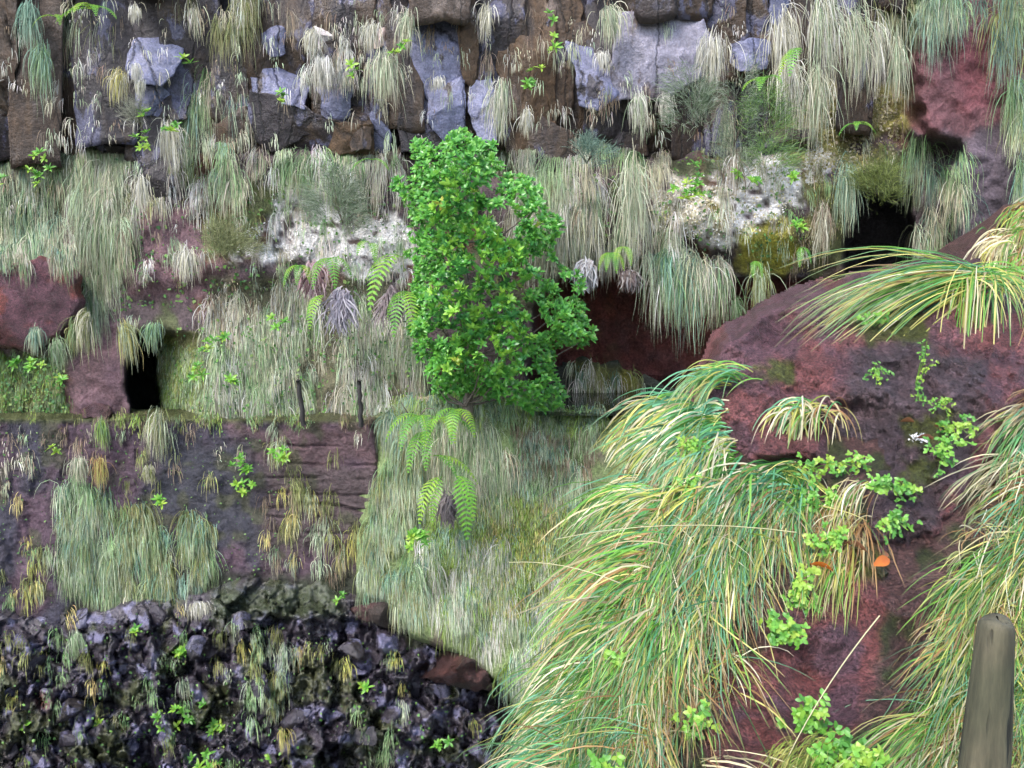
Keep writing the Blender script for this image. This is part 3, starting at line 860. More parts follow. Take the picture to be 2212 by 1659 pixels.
def blades(root, d0, L, W, droop, col, r, segs=5, wig=0.12, face=(0, -1, 0.15), tip=(0.5, 0.45, 0.3), tipmix=0.35, surf=None, lay=0.05, org=None):
    n = len(root)
    d = d0 / np.linalg.norm(d0, axis=1, keepdims=True)
    g = np.array([0, 0, -1.0])
    view = np.array(face) + r.normal(0, 0.45, (n, 3))
    p = root.copy()
    V = np.zeros((n, segs + 1, 2, 3)); C = np.zeros((n, segs + 1, 2, 3))
    prof = np.array([0.75, 1.0, 1.0, 0.85, 0.62, 0.2]) if segs == 5 else np.interp(np.linspace(0, 1, segs + 1), [0, .15, .5, .85, 1], [0.7, 1, 0.95, 0.55, 0.12])
    for k in range(segs + 1):
        s = np.cross(d, view); s /= (np.linalg.norm(s, axis=1, keepdims=True) + 1e-9)
        hw = (W * prof[k] * 0.5)[:, None]
        V[:, k, 0] = p - s * hw; V[:, k, 1] = p + s * hw
        tm = tipmix * max(0, (k / segs - 0.45)) / 0.55
        cc = col * (1 - tm) + np.array(tip) * tm
        C[:, k, 0] = cc; C[:, k, 1] = cc
        p = p + d * (L / segs)[:, None]
        d = d + g * (droop / segs)[:, None] + r.normal(0, wig, (n, 3)) * np.array([1, 0.6, 0.4])
        d = d / np.linalg.norm(d, axis=1, keepdims=True)
    if surf is not None:                                  # blades lie on the ground instead of sinking into it
        rel = V.mean(2) + (0 if org is None else org) - CAM
        fw = rel[..., 1] * CP - rel[..., 2] * SP
        lx = 1106.0 + F * rel[..., 0] / fw
        ly = 829.5 - F * (rel[..., 1] * SP + rel[..., 2] * CP) / fw
        lim = surf(lx, ly) - (r.random(n) ** 1.5 * lay)[:, None] * np.linspace(0.15, 1, segs + 1)[None] - 0.006
        k_ = np.minimum(1.0, lim / rel[..., 1])
        V += ((k_ - 1)[..., None] * rel)[:, :, None, :]
    base = (np.arange(n) * (segs + 1) * 2)[:, None]
    q = np.array([[2 * k, 2 * k + 1, 2 * k + 3, 2 * k + 2] for k in range(segs)])
    Fq = (base[:, :, None] + q[None]).reshape(-1, 4)
    return V.reshape(-1, 3), Fq, C.reshape(-1, 3)


def sample_poly(poly, n, r, ruff=10):
    p = np.array(poly, float); lo = p.min(0); hi = p.max(0)
    out = np.zeros((0, 2))
    while len(out) < n:
        q = lo + r.random((n * 3, 2)) * (hi - lo)
        out = np.vstack([out, q[sd(poly, q[:, 0], q[:, 1]) + ruff * fbm(q[:, 0] / 34, q[:, 1] / 34, 2.2, 3) < ruff * 0.15]])
    return out[:n]


def curtain(label, poly, tufts, per, Lq, pals, depth, seed, W=0.0066, out=0.14, sig=5.5, droop=5.0, side=0.13, up=-0.55, wig=0.15, dens=1.0, name='hanging_grass', cat='grass', skip=None, gap=-0.09):
    """tufts of blades rooted over a patch of rock, falling down its face; Lq = blade length on the layout sheet"""
    r = np.random.default_rng(seed)
    cxy = sample_poly(poly, tufts, r, 34)
    if skip is not None:
        for s_ in skip:
            cxy = cxy[sd(s_, cxy[:, 0], cxy[:, 1]) > 0]
    if gap is not None and cat == 'grass':
        cxy = cxy[fbm(cxy[:, 0] / 34, cxy[:, 1] / 60, seed * 1.7, 3) > gap]
    t = len(cxy)
    k = r.poisson(per * dens, t) + 4
    cid = np.repeat(np.arange(t), k); n = len(cid)
    off = r.normal(0, 1, (n, 2)) * [sig, sig * 1.6]
    xy = cxy[cid] + off
    dep = depth(xy[:, 0], xy[:, 1])
    root = P(xy[:, 0], xy[:, 1], dep + 0.02)
    scale = dep / F
    Lt = r.uniform(Lq[0] * .6, Lq[1], t) * (1 + .35 * fbm(cxy[:, 0] / 30, cxy[:, 1] / 60, seed, 2))
    L = Lt[cid] * r.uniform(0.4, 1.2, n) * scale
    d0 = np.stack([r.normal(0, .14, t)[cid] + off[:, 0] / sig * side + r.normal(0, 0.13, n), -np.abs(r.normal(out, 0.15, n)), r.normal(up, 0.3, n)], -1)
    col = (pick(pals, t, r) * np.clip(1 + r.normal(0, .18, (t, 1)), .5, 1.5))[cid] * np.clip(1 + r.normal(0, 0.3, (n, 1)), .35, 1.7) * (1 + r.normal(0, 0.06, (n, 3)))
    V, Fq, C = blades(root, d0, L, W * r.uniform(0.6, 1.3, n), droop * r.uniform(0.7, 1.4, n), np.clip(col, 0.02, 0.8), r, wig=wig, surf=depth, lay=0.09)
    o = mesh(name, V, Fq, M_GRASS, col=C)
    return tag(o, label, cat, kind='stuff')


CD = cliff_depth
SKIP = [[(145, 385), (178, 395), (178, 570), (148, 570)], [(-10, 570), (175, 575), (180, 760), (-10, 760)], TUNNEL, HOLE]
curtain('pale green grass curtain hanging over the cliff along the left edge', [(-150, 240), (70, 210), (150, 260), (165, 380), (150, 560), (60, 570), (-150, 560)], 330, 32, (50, 105), ['pale', 'pale', 'green', 'blue', 'straw'], CD, 1, skip=SKIP)
curtain('long straw coloured grass column hanging right of the left red boulder', [(120, 170), (220, 180), (270, 280), (262, 480), (240, 640), (185, 640), (175, 380), (150, 260)], 260, 34, (70, 130), ['straw', 'pale', 'pale', 'green'], CD, 2)
curtain('dry brownish grass hanging in the upper left corner of the cliff', [(130, 20), (190, 10), (270, 20), (285, 90), (230, 150), (150, 160), (100, 60)], 55, 32, (55, 95), ['pale', 'straw', 'olive', 'brown'], lambda x, y: CD(x, y) - 0.3, 3)
curtain('grey green grass strip hanging beside the blue grey blocks', [(405, 140), (490, 150), (530, 200), (545, 330), (520, 400), (440, 390), (415, 280)], 110, 32, (70, 125), ['blue', 'pale', 'green', 'straw'], lambda x, y: CD(x, y) - 0.25, 4)
curtain('olive grass fringe hanging along the top of the cliff', [(395, -60), (540, -60), (560, 40), (530, 70), (420, 60)], 60, 26, (60, 110), ['olive', 'pale', 'straw'], lambda x, y: CD(x, y) - 0.45, 5)
curtain('scattered pale tufts between the leafy plants on the left cliff', [(245, 270), (420, 270), (480, 400), (440, 500), (300, 560), (250, 500)], 50, 30, (45, 95), ['straw', 'pale', 'brown', 'white'], lambda x, y: CD(x, y) - 0.1, 6)
curtain('pale grass fringe hanging from the joint below the basalt', [(540, 318), (900, 320), (900, 350), (760, 375), (560, 360)], 70, 30, (45, 100), ['straw', 'pale', 'green', 'white'], lambda x, y: CD(x, y) - 0.15, 7)
curtain('dry strands hanging between the basalt blocks at the top', [(610, -30), (1220, -30), (1330, 200), (1280, 300), (700, 300), (620, 200)], 40, 18, (35, 80), ['straw', 'white', 'pale', 'brown'], lambda x, y: CD(x, y) - 0.55, 8)
curtain('whitish grass tufts clustered under the upper basalt blocks', [(660, 80), (740, 75), (765, 120), (745, 170), (670, 160)], 22, 40, (35, 60), ['white', 'white', 'straw'], lambda x, y: CD(x, y) - 0.6, 9)
curtain('dense straw grass covering the slope above the ledge', [(440, 690), (560, 660), (660, 640), (880, 640), (920, 760), (900, 900), (450, 902), (430, 800)], 560, 32, (45, 95), ['straw', 'pale', 'pale', 'white', 'green'], CD, 10, wig=0.16)
curtain('thin brown grass on the earth slope above the tunnel', [(440, 670), (560, 640), (660, 590), (680, 640), (560, 700), (440, 740)], 130, 18, (30, 60), ['brown', 'straw', 'straw', 'white'], CD, 11, wig=0.2)
curtain('grass on the pale rock left of the big bush', [(560, 430), (880, 400), (900, 600), (640, 640), (560, 560)], 26, 22, (40, 80), ['straw', 'white', 'pale', 'green'], CD, 12)
curtain('whitish hanging grass on the cliff right of the big bush', [(1080, 370), (1290, 370), (1330, 440), (1300, 560), (1200, 560), (1090, 480)], 120, 34, (55, 105), ['white', 'straw', 'pale', 'straw'], CD, 13)
curtain('pale grass tufts below the large pale basalt face', [(1110, 250), (1240, 270), (1330, 215), (1420, 240), (1440, 330), (1330, 400), (1140, 370)], 75, 34, (50, 95), ['white', 'straw', 'pale', 'green'], lambda x, y: CD(x, y) - 0.2, 14)
curtain('green and straw grass curtain hanging into the cave mouth', [(1385, 545), (1450, 540), (1560, 560), (1580, 590), (1500, 600), (1390, 595)], 42, 36, (70, 150), ['straw', 'pale', 'blue', 'green', 'white'], lambda x, y: CD(x, y) * 0 + 11.55, 15, out=0.35)
curtain('pale grass hanging over the white lichen crust', [(1380, 440), (1480, 480), (1500, 560), (1380, 560), (1300, 520)], 34, 34, (60, 110), ['straw', 'white', 'pale'], CD, 16)
curtain('sparse tufts on the mossy overhang', [(1420, 330), (1640, 310), (1680, 560), (1520, 560), (1440, 420)], 12, 26, (35, 70), ['white', 'straw', 'pale'], CD, 17)
curtain('green grass curtain falling over the red rock in the upper right corner', [(1930, -80), (2120, -80), (2110, 20), (2040, 60), (1950, 50)], 75, 30, (60, 110), ['green', 'pale', 'blue'], lambda x, y: CD(x, y) - 0.1, 18)
curtain('green grass strands hanging along the right edge', [(2150, -60), (2300, -60), (2320, 420), (2180, 400), (2165, 150)], 120, 30, (80, 140), ['green', 'pale', 'blue', 'olive'], lambda x, y: CD(x, y) - 0.1, 19)
curtain('thick grey green grass hanging beside the dark recess', [(1970, 300), (2060, 300), (2070, 460), (2140, 470), (2170, 560), (1980, 560), (1962, 400)], 95, 34, (60, 120), ['pale', 'green', 'straw', 'blue'], CD, 20)
curtain('pale strands above the mossy overhang on the right', [(1820, -40), (1950, -40), (1950, 40), (1830, 30)], 40, 30, (70, 120), ['straw', 'pale', 'olive'], lambda x, y: CD(x, y) - 0.2, 21)
curtain('grass fringe hanging over the top of the left red boulder', [(-80, 530), (60, 535), (165, 545), (165, 562), (-80, 560)], 60, 26, (25, 60), ['pale', 'green', 'blue', 'straw'], lambda x, y: 0 * x + 11.42, 43)
WDf = wall_depth
curtain('dense green grass draped over the wall above the scree', [(150, 1030), (240, 1060), (330, 1110), (430, 1110), (460, 1150), (440, 1240), (300, 1280), (130, 1260), (125, 1150)], 470, 32, (45, 90), ['green', 'pale', 'blue', 'green', 'olive'], WDf, 22)
curtain('yellowish grass tufts on the wall at the lower left edge', [(-120, 1090), (60, 1080), (110, 1200), (90, 1300), (-120, 1320)], 80, 26, (25, 55), ['olive', 'yellow', 'pale', 'green'], WDf, 23)
curtain('olive grass strands trailing down the right half of the wall', [(580, 930), (640, 940), (660, 1050), (780, 1120), (800, 1230), (600, 1250), (560, 1150), (590, 1050)], 70, 22, (35, 75), ['olive', 'brown', 'olive', 'yellow', 'pale'], WDf, 24)
curtain('thin pale tufts scattered on the purple wall', [(-60, 910), (800, 915), (800, 960), (560, 1000), (200, 1060), (-60, 1060)], 60, 15, (18, 42), ['straw', 'olive', 'pale', 'brown'], WDf, 25)
curtain('mossy grass lip along the edge of the ledge', [(-120, 898), (800, 900), (800, 912), (-120, 910)], 120, 16, (8, 22), ['olive', 'green', 'lime', 'brown'], WDf, 26)
BDf = bank_depth
curtain('dense pale green grass at the corner of the wall', [(822, 910), (890, 890), (910, 1100), (905, 1320), (870, 1310), (785, 1290), (795, 1180), (815, 1060)], 330, 34, (40, 85), ['green', 'pale', 'blue', 'pale', 'olive'], lambda x, y: BDf(x, y) - 0.12, 27)
curtain('pale green grass covering the bank below the bush', [(900, 1180), (1010, 1150), (1220, 1200), (1230, 1330), (1180, 1480), (1090, 1420), (1000, 1350), (905, 1310)], 420, 34, (40, 80), ['blue', 'pale', 'pale', 'lime', 'white', 'pale'], BDf, 28)
curtain('straw coloured grass on the bank just below the bush', [(880, 880), (1000, 880), (1110, 910), (1100, 1070), (1030, 1100), (930, 1050), (890, 980)], 240, 34, (45, 85), ['straw', 'pale', 'pale', 'green'], BDf, 29)
curtain('dark green herbs and grass beside the pool', [(1090, 890), (1300, 905), (1300, 1060), (1240, 1130), (1110, 1080)], 230, 26, (25, 55), ['green', 'blue', 'pale', 'brown'], BDf, 30, wig=0.22)
curtain('bright yellow green moss cushion on the bank', [(1010, 1080), (1220, 1070), (1230, 1200), (1160, 1260), (1090, 1340), (1010, 1250)], 330, 26, (8, 22), ['lime', 'lime', 'yellow', 'olive'], BDf, 31, name='moss', cat='moss', out=0.9)
SDf = scree_depth
curtain('olive grass tufts between the stones of the dark scree', [(-60, 1350), (430, 1310), (900, 1400), (1060, 1500), (1040, 1690), (-60, 1690)], 130, 20, (18, 50), ['olive', 'green', 'pale', 'yellow'], lambda x, y: SDf(x, y) - 0.08, 32)
curtain('green grass patch running down the middle of the scree', [(540, 1320), (620, 1340), (620, 1480), (600, 1620), (540, 1600), (550, 1450)], 50, 26, (30, 65), ['olive', 'green', 'pale'], lambda x, y: SDf(x, y) - 0.08, 33)
curtain('yellow green moss fuzz on the overhang', [(1590, 480), (1740, 470), (1745, 575), (1610, 585)], 60, 12, (4, 9), ['yellow', 'yellow', 'yellow', 'lime'], CD, 34, name='moss', cat='moss', out=0.9)
curtain('green moss on the rock beside the tunnel mouth', [(345, 740), (440, 740), (442, 900), (352, 900)], 180, 20, (8, 26), ['lime', 'olive', 'green', 'pale'], CD, 35, name='moss', cat='moss', out=0.8)
curtain('dark green moss and herbs under the left red boulder', [(-100, 765), (120, 770), (150, 900), (-100, 900)], 260, 20, (10, 30), ['olive', 'green', 'lime', 'green'], CD, 36, name='moss', cat='moss', out=0.8)
curtain('olive moss on the far right of the overhang', [(1700, 200), (1950, 180), (1950, 400), (1850, 420), (1740, 560), (1700, 340)], 130, 12, (5, 14), ['olive', 'olive', 'yellow', 'pale', 'brown'], CD, 37, name='moss', cat='moss', out=0.9)


curtain('pale strands standing in for grass reflected in the cave pool', [(1200, 800), (1262, 780), (1380, 815), (1460, 850), (1460, 900), (1200, 890)], 60, 22, (20, 60), ['olive', 'pale', 'blue', 'white'], lambda x, y: 0 * x + 12.85, 38)  # blades added as the mirror image of the hanging grass


curtain('short fresh grass along the crest of the bank under the bush', [(850, 872), (960, 858), (1100, 862), (1190, 880), (1300, 905), (1300, 930), (850, 905)], 170, 26, (18, 45), ['green', 'lime', 'pale', 'blue'], lambda x, y: BDf(x, y) - .03, 39, up=0.5, out=.4, gap=None)
curtain('fresh green moss and small leaves on the middle of the bank', [(900, 1080), (1100, 1060), (1240, 1060), (1230, 1330), (1020, 1330), (930, 1200)], 260, 22, (10, 26), ['lime', 'green', 'blue', 'lime'], BDf, 40, name='moss', cat='moss', out=.8)


# lichen crust: small curled flakes standing off the rock
def crust(label, polys, n, size, cols, seed, depth=CD):
    r = np.random.default_rng(seed)
    xy = np.vstack([sample_poly(p_, n // len(polys), r) for p_ in polys])
    xy = xy[fbm(xy[:, 0] / 18, xy[:, 1] / 18, 2.0, 4) > -0.22]
    n = len(xy)
    Y = depth(xy[:, 0], xy[:, 1])
    p0 = P(xy[:, 0], xy[:, 1], Y - 0.01)
    L = r.uniform(*size, n)
    d = np.stack([r.normal(0, .8, n), -np.abs(r.normal(.25, .2, n)), r.normal(0.1, .8, n)], -1)
    col = np.array(cols)[r.integers(0, len(cols), n)] * (1 + r.normal(0, .12, (n, 1)))
    V, Fq, C = blades(p0, d, L, L * r.uniform(.5, 1.0, n), r.uniform(0, 2, n), np.clip(col, .02, .85), r, segs=3, wig=.35, tipmix=0)
    return tag(mesh('small_leaves' if 'leaves' in label else 'lichen', V, Fq, M_GRASS, col=C), label, 'leaves' if 'leaves' in label else 'lichen', kind='stuff')


crust('white lichen crust on the rock left of the big bush', LICH[:1], 2600, (.012, .03), [(.85, .84, .84), (.8, .78, .78), (.62, .6, .56)], 61)
crust('white and cream lichen crust on the overhang right of the bush', LICH[1:4], 4200, (.014, .035), [(.85, .84, .82), (.74, .7, .64), (.52, .47, .3)], 62)
crust('cream lichen flakes high on the overhang beside the red rock', LICH[4:] + [[(1720, 200), (1950, 200), (1950, 330), (1800, 400), (1720, 380)]], 3800, (.02, .05), [(.45, .4, .3), (.36, .33, .18), (.25, .24, .08)], 63)


ALLC = [(-60, 10), (1700, 10), (1960, 120), (1960, 380), (1820, 420), (1700, 600), (1180, 590), (900, 640), (560, 640), (250, 700), (-60, 560)]
curtain('tiny dry tufts and wisps all over the far cliff', ALLC, 420, 13, (12, 42), ['straw', 'white', 'pale', 'brown', 'olive', 'green'], lambda x, y: CD(x, y) - .1, 41, gap=None)
curtain('tiny dry wisps sticking to the basalt band', [(-60, -20), (1700, -20), (1700, 300), (-60, 320)], 190, 9, (10, 34), ['straw', 'white', 'brown', 'pale'], lambda x, y: 0 * x + 11.85, 42, gap=None)
GL = [(.10, .25, .06), (.16, .32, .08), (.20, .30, .09), (.08, .19, .07)]
crust('small green leaves scattered over the middle of the cliff', [[(240, 330), (900, 380), (900, 620), (560, 640), (250, 700)], [(1090, 330), (1700, 320), (1740, 580), (1200, 600)]], 1900, (.025, .06), GL, 64)
crust('small green leaves scattered over the slope above the ledge', [[(380, 700), (900, 640), (900, 900), (350, 900)], [(-60, 770), (140, 770), (140, 900), (-60, 900)]], 1100, (.02, .05), GL, 65, lambda x, y: CD(x, y) - .08)
crust('small green leaves scattered over the purple wall', [[(-60, 930), (500, 930), (620, 930), (640, 1260), (480, 1260), (-60, 1320)]], 700, (.016, .035), [(.10, .22, .07), (.16, .28, .09)], 66, WDf)
crust('small green leaves growing in the cracks of the scree', [[(-60, 1360), (430, 1320), (900, 1400), (1040, 1520), (1040, 1690), (-60, 1690)]], 600, (.02, .045), [(.10, .24, .06), (.16, .32, .08)], 67, lambda x, y: SDf(x, y) - .05)


# ------------------------------------------------------------------ single tufts
def tuft(px, py, Lq, wq, pals, Y, label, seed, n=90, name='grass_tuft', W=0.0066, group=None):
    r = np.random.default_rng(seed)
    base = P(px, py, Y)
    sc = Y / F
    off = r.normal(0, 1, (n, 3)) * [wq * 0.19 * sc, 0.03, Lq * 0.18 * sc]
    sx_ = off[:, 0] / (wq * 0.16 * sc)
    d0 = np.stack([r.normal(0, .1) + sx_ * 0.07 + r.normal(0, .11, n), -np.abs(r.normal(.18, .12, n)), r.normal(-.6, .35, n)], -1)
    L = Lq * sc * r.uniform(.35, 1.25, n)
    col = pick(pals, n, r) * np.clip(1 + r.normal(0, .27, (n, 1)), .35, 1.6)
    V, Fq, C = blades(off, d0, L, W * r.uniform(.6, 1.3, n), np.full(n, 5.0) * r.uniform(.7, 1.3, n), np.clip(col, .02, .8), r, wig=.15)
    o = mesh(name, V, Fq, M_GRASS, col=C)
    o.location = base
    return tag(o, label, 'grass tuft', group)


T = [
    (66, 22, 75, 34, ['blue'], 11.75, 'slender blue green grass tuft over the grey rock in the top left corner'),
    (92, 112, 82, 42, ['blue', 'green'], 11.7, 'rounded blue green grass tuft hanging above the left grass curtain'),
    (258, 165, 48, 40, ['yellow', 'straw'], 11.75, 'yellow straw tuft on the brown rock left of the blue grey block'),
    (290, 18, 26, 26, ['straw', 'white'], 11.65, 'small dry tuft on the dark block at the top left'),
    (293, 146, 28, 22, ['white'], 11.6, 'little white tuft on the blue grey block'),
    (305, 180, 28, 22, ['white', 'straw'], 11.6, 'little dry tuft hanging below the blue grey block'),
    (366, 278, 75, 44, ['white', 'straw'], 11.7, 'whitish tuft hanging beneath a bright leafy rosette on the left cliff'),
    (305, 392, 55, 28, ['white', 'straw'], 11.6, 'whitish tuft hanging against the dark overhang left of centre'),
    (402, 545, 52, 50, ['white', 'straw'], 11.6, 'pale spreading tuft on the purple rock above the tunnel'),
    (676, 70, 36, 40, ['white', 'straw'], 11.55, 'whitish tuft beside the chalky rock patch'),
    (694, 136, 46, 48, ['white'], 11.5, 'broad white tuft above the blue grey column'),
    (806, 58, 46, 38, ['straw', 'white'], 11.6, 'dry straw tuft next to the orange stained rock'),
    (830, 128, 78, 70, ['straw', 'pale'], 11.5, 'large straw tuft on top of the brown and blue column'),
    (948, 172, 18, 24, ['white'], 11.6, 'tiny white tuft in the middle of the blue grey face'),
    (880, 42, 60, 32, ['straw', 'pale'], 11.6, 'straw and green tuft left of the tall blue grey face'),
    (1084, 195, 85, 40, ['straw', 'white', 'pale'], 11.6, 'long pale tuft on the rusty column above the bush'),
    (1052, 25, 46, 28, ['white', 'straw'], 11.7, 'small pale tuft between the two rusty columns'),
    (1318, 28, 62, 42, ['straw', 'pale'], 11.6, 'pale tuft left of the large pale basalt face'),
    (1302, 118, 26, 34, ['white'], 11.6, 'spiky white tuft on the smaller blue grey block'),
    (1538, 95, 76, 66, ['white', 'white', 'straw'], 11.4, 'big white shaggy tuft right of the large pale basalt face'),
    (1137, 246, 40, 22, ['white', 'straw'], 11.65, 'small white tuft on the dark rock right of the bush top'),
    (1440, 216, 42, 28, ['white'], 11.6, 'white tuft hanging from the foot of the large pale face'),
    (1378, 213, 62, 40, ['pale', 'white'], 11.6, 'pale green tuft hanging from the foot of the large pale face'),
    (1570, 255, 82, 26, ['straw', 'pale'], 11.5, 'long narrow straw tuft beside the feathery shrub'),
    (1365, 385, 150, 50, ['pale', 'straw'], 11.35, 'longest pale green tuft on the cliff right of the bush'),
    (1588, 352, 58, 30, ['white', 'brown'], 11.3, 'pinkish dry tuft on the white lichen'),
    (1690, 52, 105, 62, ['white', 'straw'], 11.35, 'shaggy pale curtain tuft on the right, above the fern'),
    (1776, 8, 150, 66, ['straw', 'white', 'pale'], 11.35, 'broadest straw tuft hanging from the top right of the cliff'),
    (1844, 45, 125, 46, ['straw', 'pale'], 11.45, 'straw tuft hanging just right of the broadest one'),
    (1700, 155, 95, 58, ['straw', 'white'], 11.3, 'lower of the two straw tufts above the feathery shrub'),
    (1764, 172, 120, 52, ['straw', 'pale'], 11.25, 'straw tuft hanging under the broadest one'),
    (1894, 72, 105, 18, ['straw', 'white'], 11.5, 'thin straw tassel hanging over the mossy overhang'),
    (1937, 100, 105, 24, ['straw', 'pale'], 11.5, 'straw tassel hanging nearest to the red rock'),
    (1828, 382, 90, 46, ['blue', 'pale'], 11.35, 'blue green tuft hanging left of the dark recess'),
    (1778, 465, 80, 30, ['straw', 'brown'], 11.3, 'tan tuft hanging over the mossy lump right of the lichen'),
    (1528, 585, 72, 22, ['straw', 'white'], 11.5, 'separate straw tassel at the right of the cave curtain'),
    (1590, 655, 50, 18, ['pale', 'green'], 11.9, 'small thin tuft hanging deep in the cave shade'),
    (1640, 595, 90, 34, ['pale', 'olive'], 11.6, 'olive tuft hanging over the cave beside the red boulder'),
    (78, 718, 42, 26, ['blue', 'pale'], 11.15, 'small grey green tuft on the left red boulder'),
    (188, 690, 72, 24, ['olive', 'straw'], 11.5, 'yellowish tuft right of the left red boulder'),
    (160, 708, 50, 26, ['olive', 'green'], 11.5, 'dark green tuft at the right foot of the left red boulder'),
    (122, 745, 48, 30, ['pale', 'green'], 11.4, 'pale tuft under the left red boulder'),
    (268, 712, 70, 34, ['yellow', 'olive', 'pale'], 11.5, 'yellow green tuft hanging at the left of the tunnel mouth'),
    (330, 708, 44, 40, ['blue', 'green'], 11.55, 'dark green tuft hanging across the top of the tunnel mouth'),
    (220, 918, 48, 26, ['green', 'lime'], 11.3, 'bright green tuft hanging from the ledge below the tunnel'),
    (344, 905, 75, 42, ['straw', 'pale', 'olive'], 11.3, 'long pale tuft hanging from the ledge right of the tunnel'),
    (172, 996, 42, 40, ['straw', 'pale'], 11.2, 'straw tuft at the top of the grass drape on the wall'),
    (216, 1000, 46, 34, ['yellow', 'rust'], 11.2, 'yellow orange tuft on the wall'),
    (322, 1012, 30, 30, ['straw', 'olive'], 11.2, 'small straw tuft on the dark part of the wall'),
    (430, 1306, 30, 62, ['white', 'straw'], 10.75, 'domed cream coloured dry tussock on the top of the scree'),
    (163, 1375, 46, 30, ['green', 'pale'], 10.55, 'green tuft among the upper stones of the scree'),
    (252, 1570, 80, 44, ['olive', 'straw'], 10.1, 'long straw tuft low on the left of the scree'),
    (200, 1540, 75, 34, ['olive', 'pale'], 10.2, 'olive tuft beside the pale stones of the scree'),
]
for i, (px, py, L, wq, pals, Y, lab) in enumerate(T):
    tuft(px, py, L, wq, pals, Y, lab, 3000 + i, n=int(80 + wq * 2.6), group='single grass tufts on the far rocks')


# ------------------------------------------------------------------ leaves
def leaf_shape(L, Wd, fold=0.25, curl=0.3, segs=4, tipw=0.6):
    """a leaf along +X from the origin: two halves folded along the midrib; returns verts and quads"""
    t = np.linspace(0, 1, segs + 1)
    wv = Wd * 0.5 * np.sin(np.pi * np.clip(t ** (0.75 + tipw * 0.6), 0, 1)) ** 0.8
    wv[0] = Wd * 0.06; wv[-1] = Wd * 0.02
    z = -curl * L * t ** 2
    V = []
    for k in range(segs + 1):
        V += [(t[k] * L, -wv[k], z[k] + fold * wv[k]), (t[k] * L, 0, z[k]), (t[k] * L, wv[k], z[k] + fold * wv[k])]
    Fq = []
    for k in range(segs):
        a = 3 * k
        Fq += [[a, a + 3, a + 4, a + 1], [a + 1, a + 4, a + 5, a + 2]]
    return np.array(V), np.array(Fq)


def rot(az, el, roll=0.0):
    ca, sa, ce, se, cr, sr = math.cos(az), math.sin(az), math.cos(el), math.sin(el), math.cos(roll), math.sin(roll)
    Rx = np.array([[1, 0, 0], [0, cr, -sr], [0, sr, cr]])
    Ry = np.array([[ce, 0, -se], [0, 1, 0], [se, 0, ce]])
    Rz = np.array([[ca, -sa, 0], [sa, ca, 0], [0, 0, 1]])
    return Rz @ Ry @ Rx


def join(parts):
    V = []; Fq = []; b = 0
    for v, f in parts:
        V.append(v); Fq.append(f + b); b += len(v)
    return np.vstack(V), np.vstack(Fq)


def tube(pts, r0, r1, n=6):
    pts = np.array(pts, float); m = len(pts)
    V = []
    for i in range(m):
        t = pts[min(i + 1, m - 1)] - pts[max(i - 1, 0)]; t /= np.linalg.norm(t)
        a = np.cross(t, [0.3, 0.9, 0.2]); a /= np.linalg.norm(a); b_ = np.cross(t, a)
        rr = r0 + (r1 - r0) * i / (m - 1)
        for k in range(n):
            an = 2 * math.pi * k / n
            V.append(pts[i] + rr * (a * math.cos(an) + b_ * math.sin(an)))
    i = np.arange(m * n).reshape(m, n); j = np.roll(i, -1, 1)
    return np.array(V), np.stack([i[:-1], i[1:], j[1:], j[:-1]], -1).reshape(-1, 4)


def rosette(seed, L=0.13, Wd=0.05, n=10):
    r = random.Random(seed)
    parts = []
    for k in range(n):
        up = k / n
        v, f = leaf_shape(L * r.uniform(.75, 1.1) * (1 - .35 * up), Wd * r.uniform(.8, 1.1), .3, r.uniform(.05, .35))
        parts.append((v @ rot(k * 2.4 + r.uniform(-.3, .3), .15 + 1.0 * up + r.uniform(-.15, .15), r.uniform(-.3, .3)).T, f))
    return join(parts)


M_LEAF = leaf_mat('glossy_bush_leaf', (0.04, 0.17, 0.05), (0.11, 0.35, 0.055), (0.30, 0.54, 0.07), 0.28, 0.28)
M_YELLOW = leaf_mat('yellowing_bush_leaf', (0.20, 0.34, 0.05), (0.42, 0.46, 0.07), (0.40, 0.30, 0.08), 0.28, 0.35)
M_HERB = leaf_mat('bright_herb_leaf', (0.08, 0.25, 0.04), (0.16, 0.40, 0.05), (0.32, 0.46, 0.06), 0.3, 0.4)
M_FERN = leaf_mat('fern_frond', (0.10, 0.30, 0.05), (0.17, 0.42, 0.05), (0.34, 0.50, 0.06), 0.4, 0.45)
m, t, b = new_mat('bark')
nb = noise(t, 18, 6, .7, (1, 1, .3)); rb = ramp(t, nb.outputs[0], [(.3, (.05, .04, .032)), (.7, (.2, .17, .14))])
t.links.new(rb.outputs[0], b.inputs['Base Color']); b.inputs['Roughness'].default_value = .85
bump(t, b, [(nb.outputs[0], .6, .02)])
M_BARK = m
m, t, b = new_mat('dark_wet_stake_wood')
ns_ = noise(t, 25, 5, .7, (1, 1, .2)); rs_ = ramp(t, ns_.outputs[0], [(.3, (.015, .014, .014)), (.7, (.05, .045, .045))])
t.links.new(rs_.outputs[0], b.inputs['Base Color']); b.inputs['Roughness'].default_value = .7
M_STAKE = m

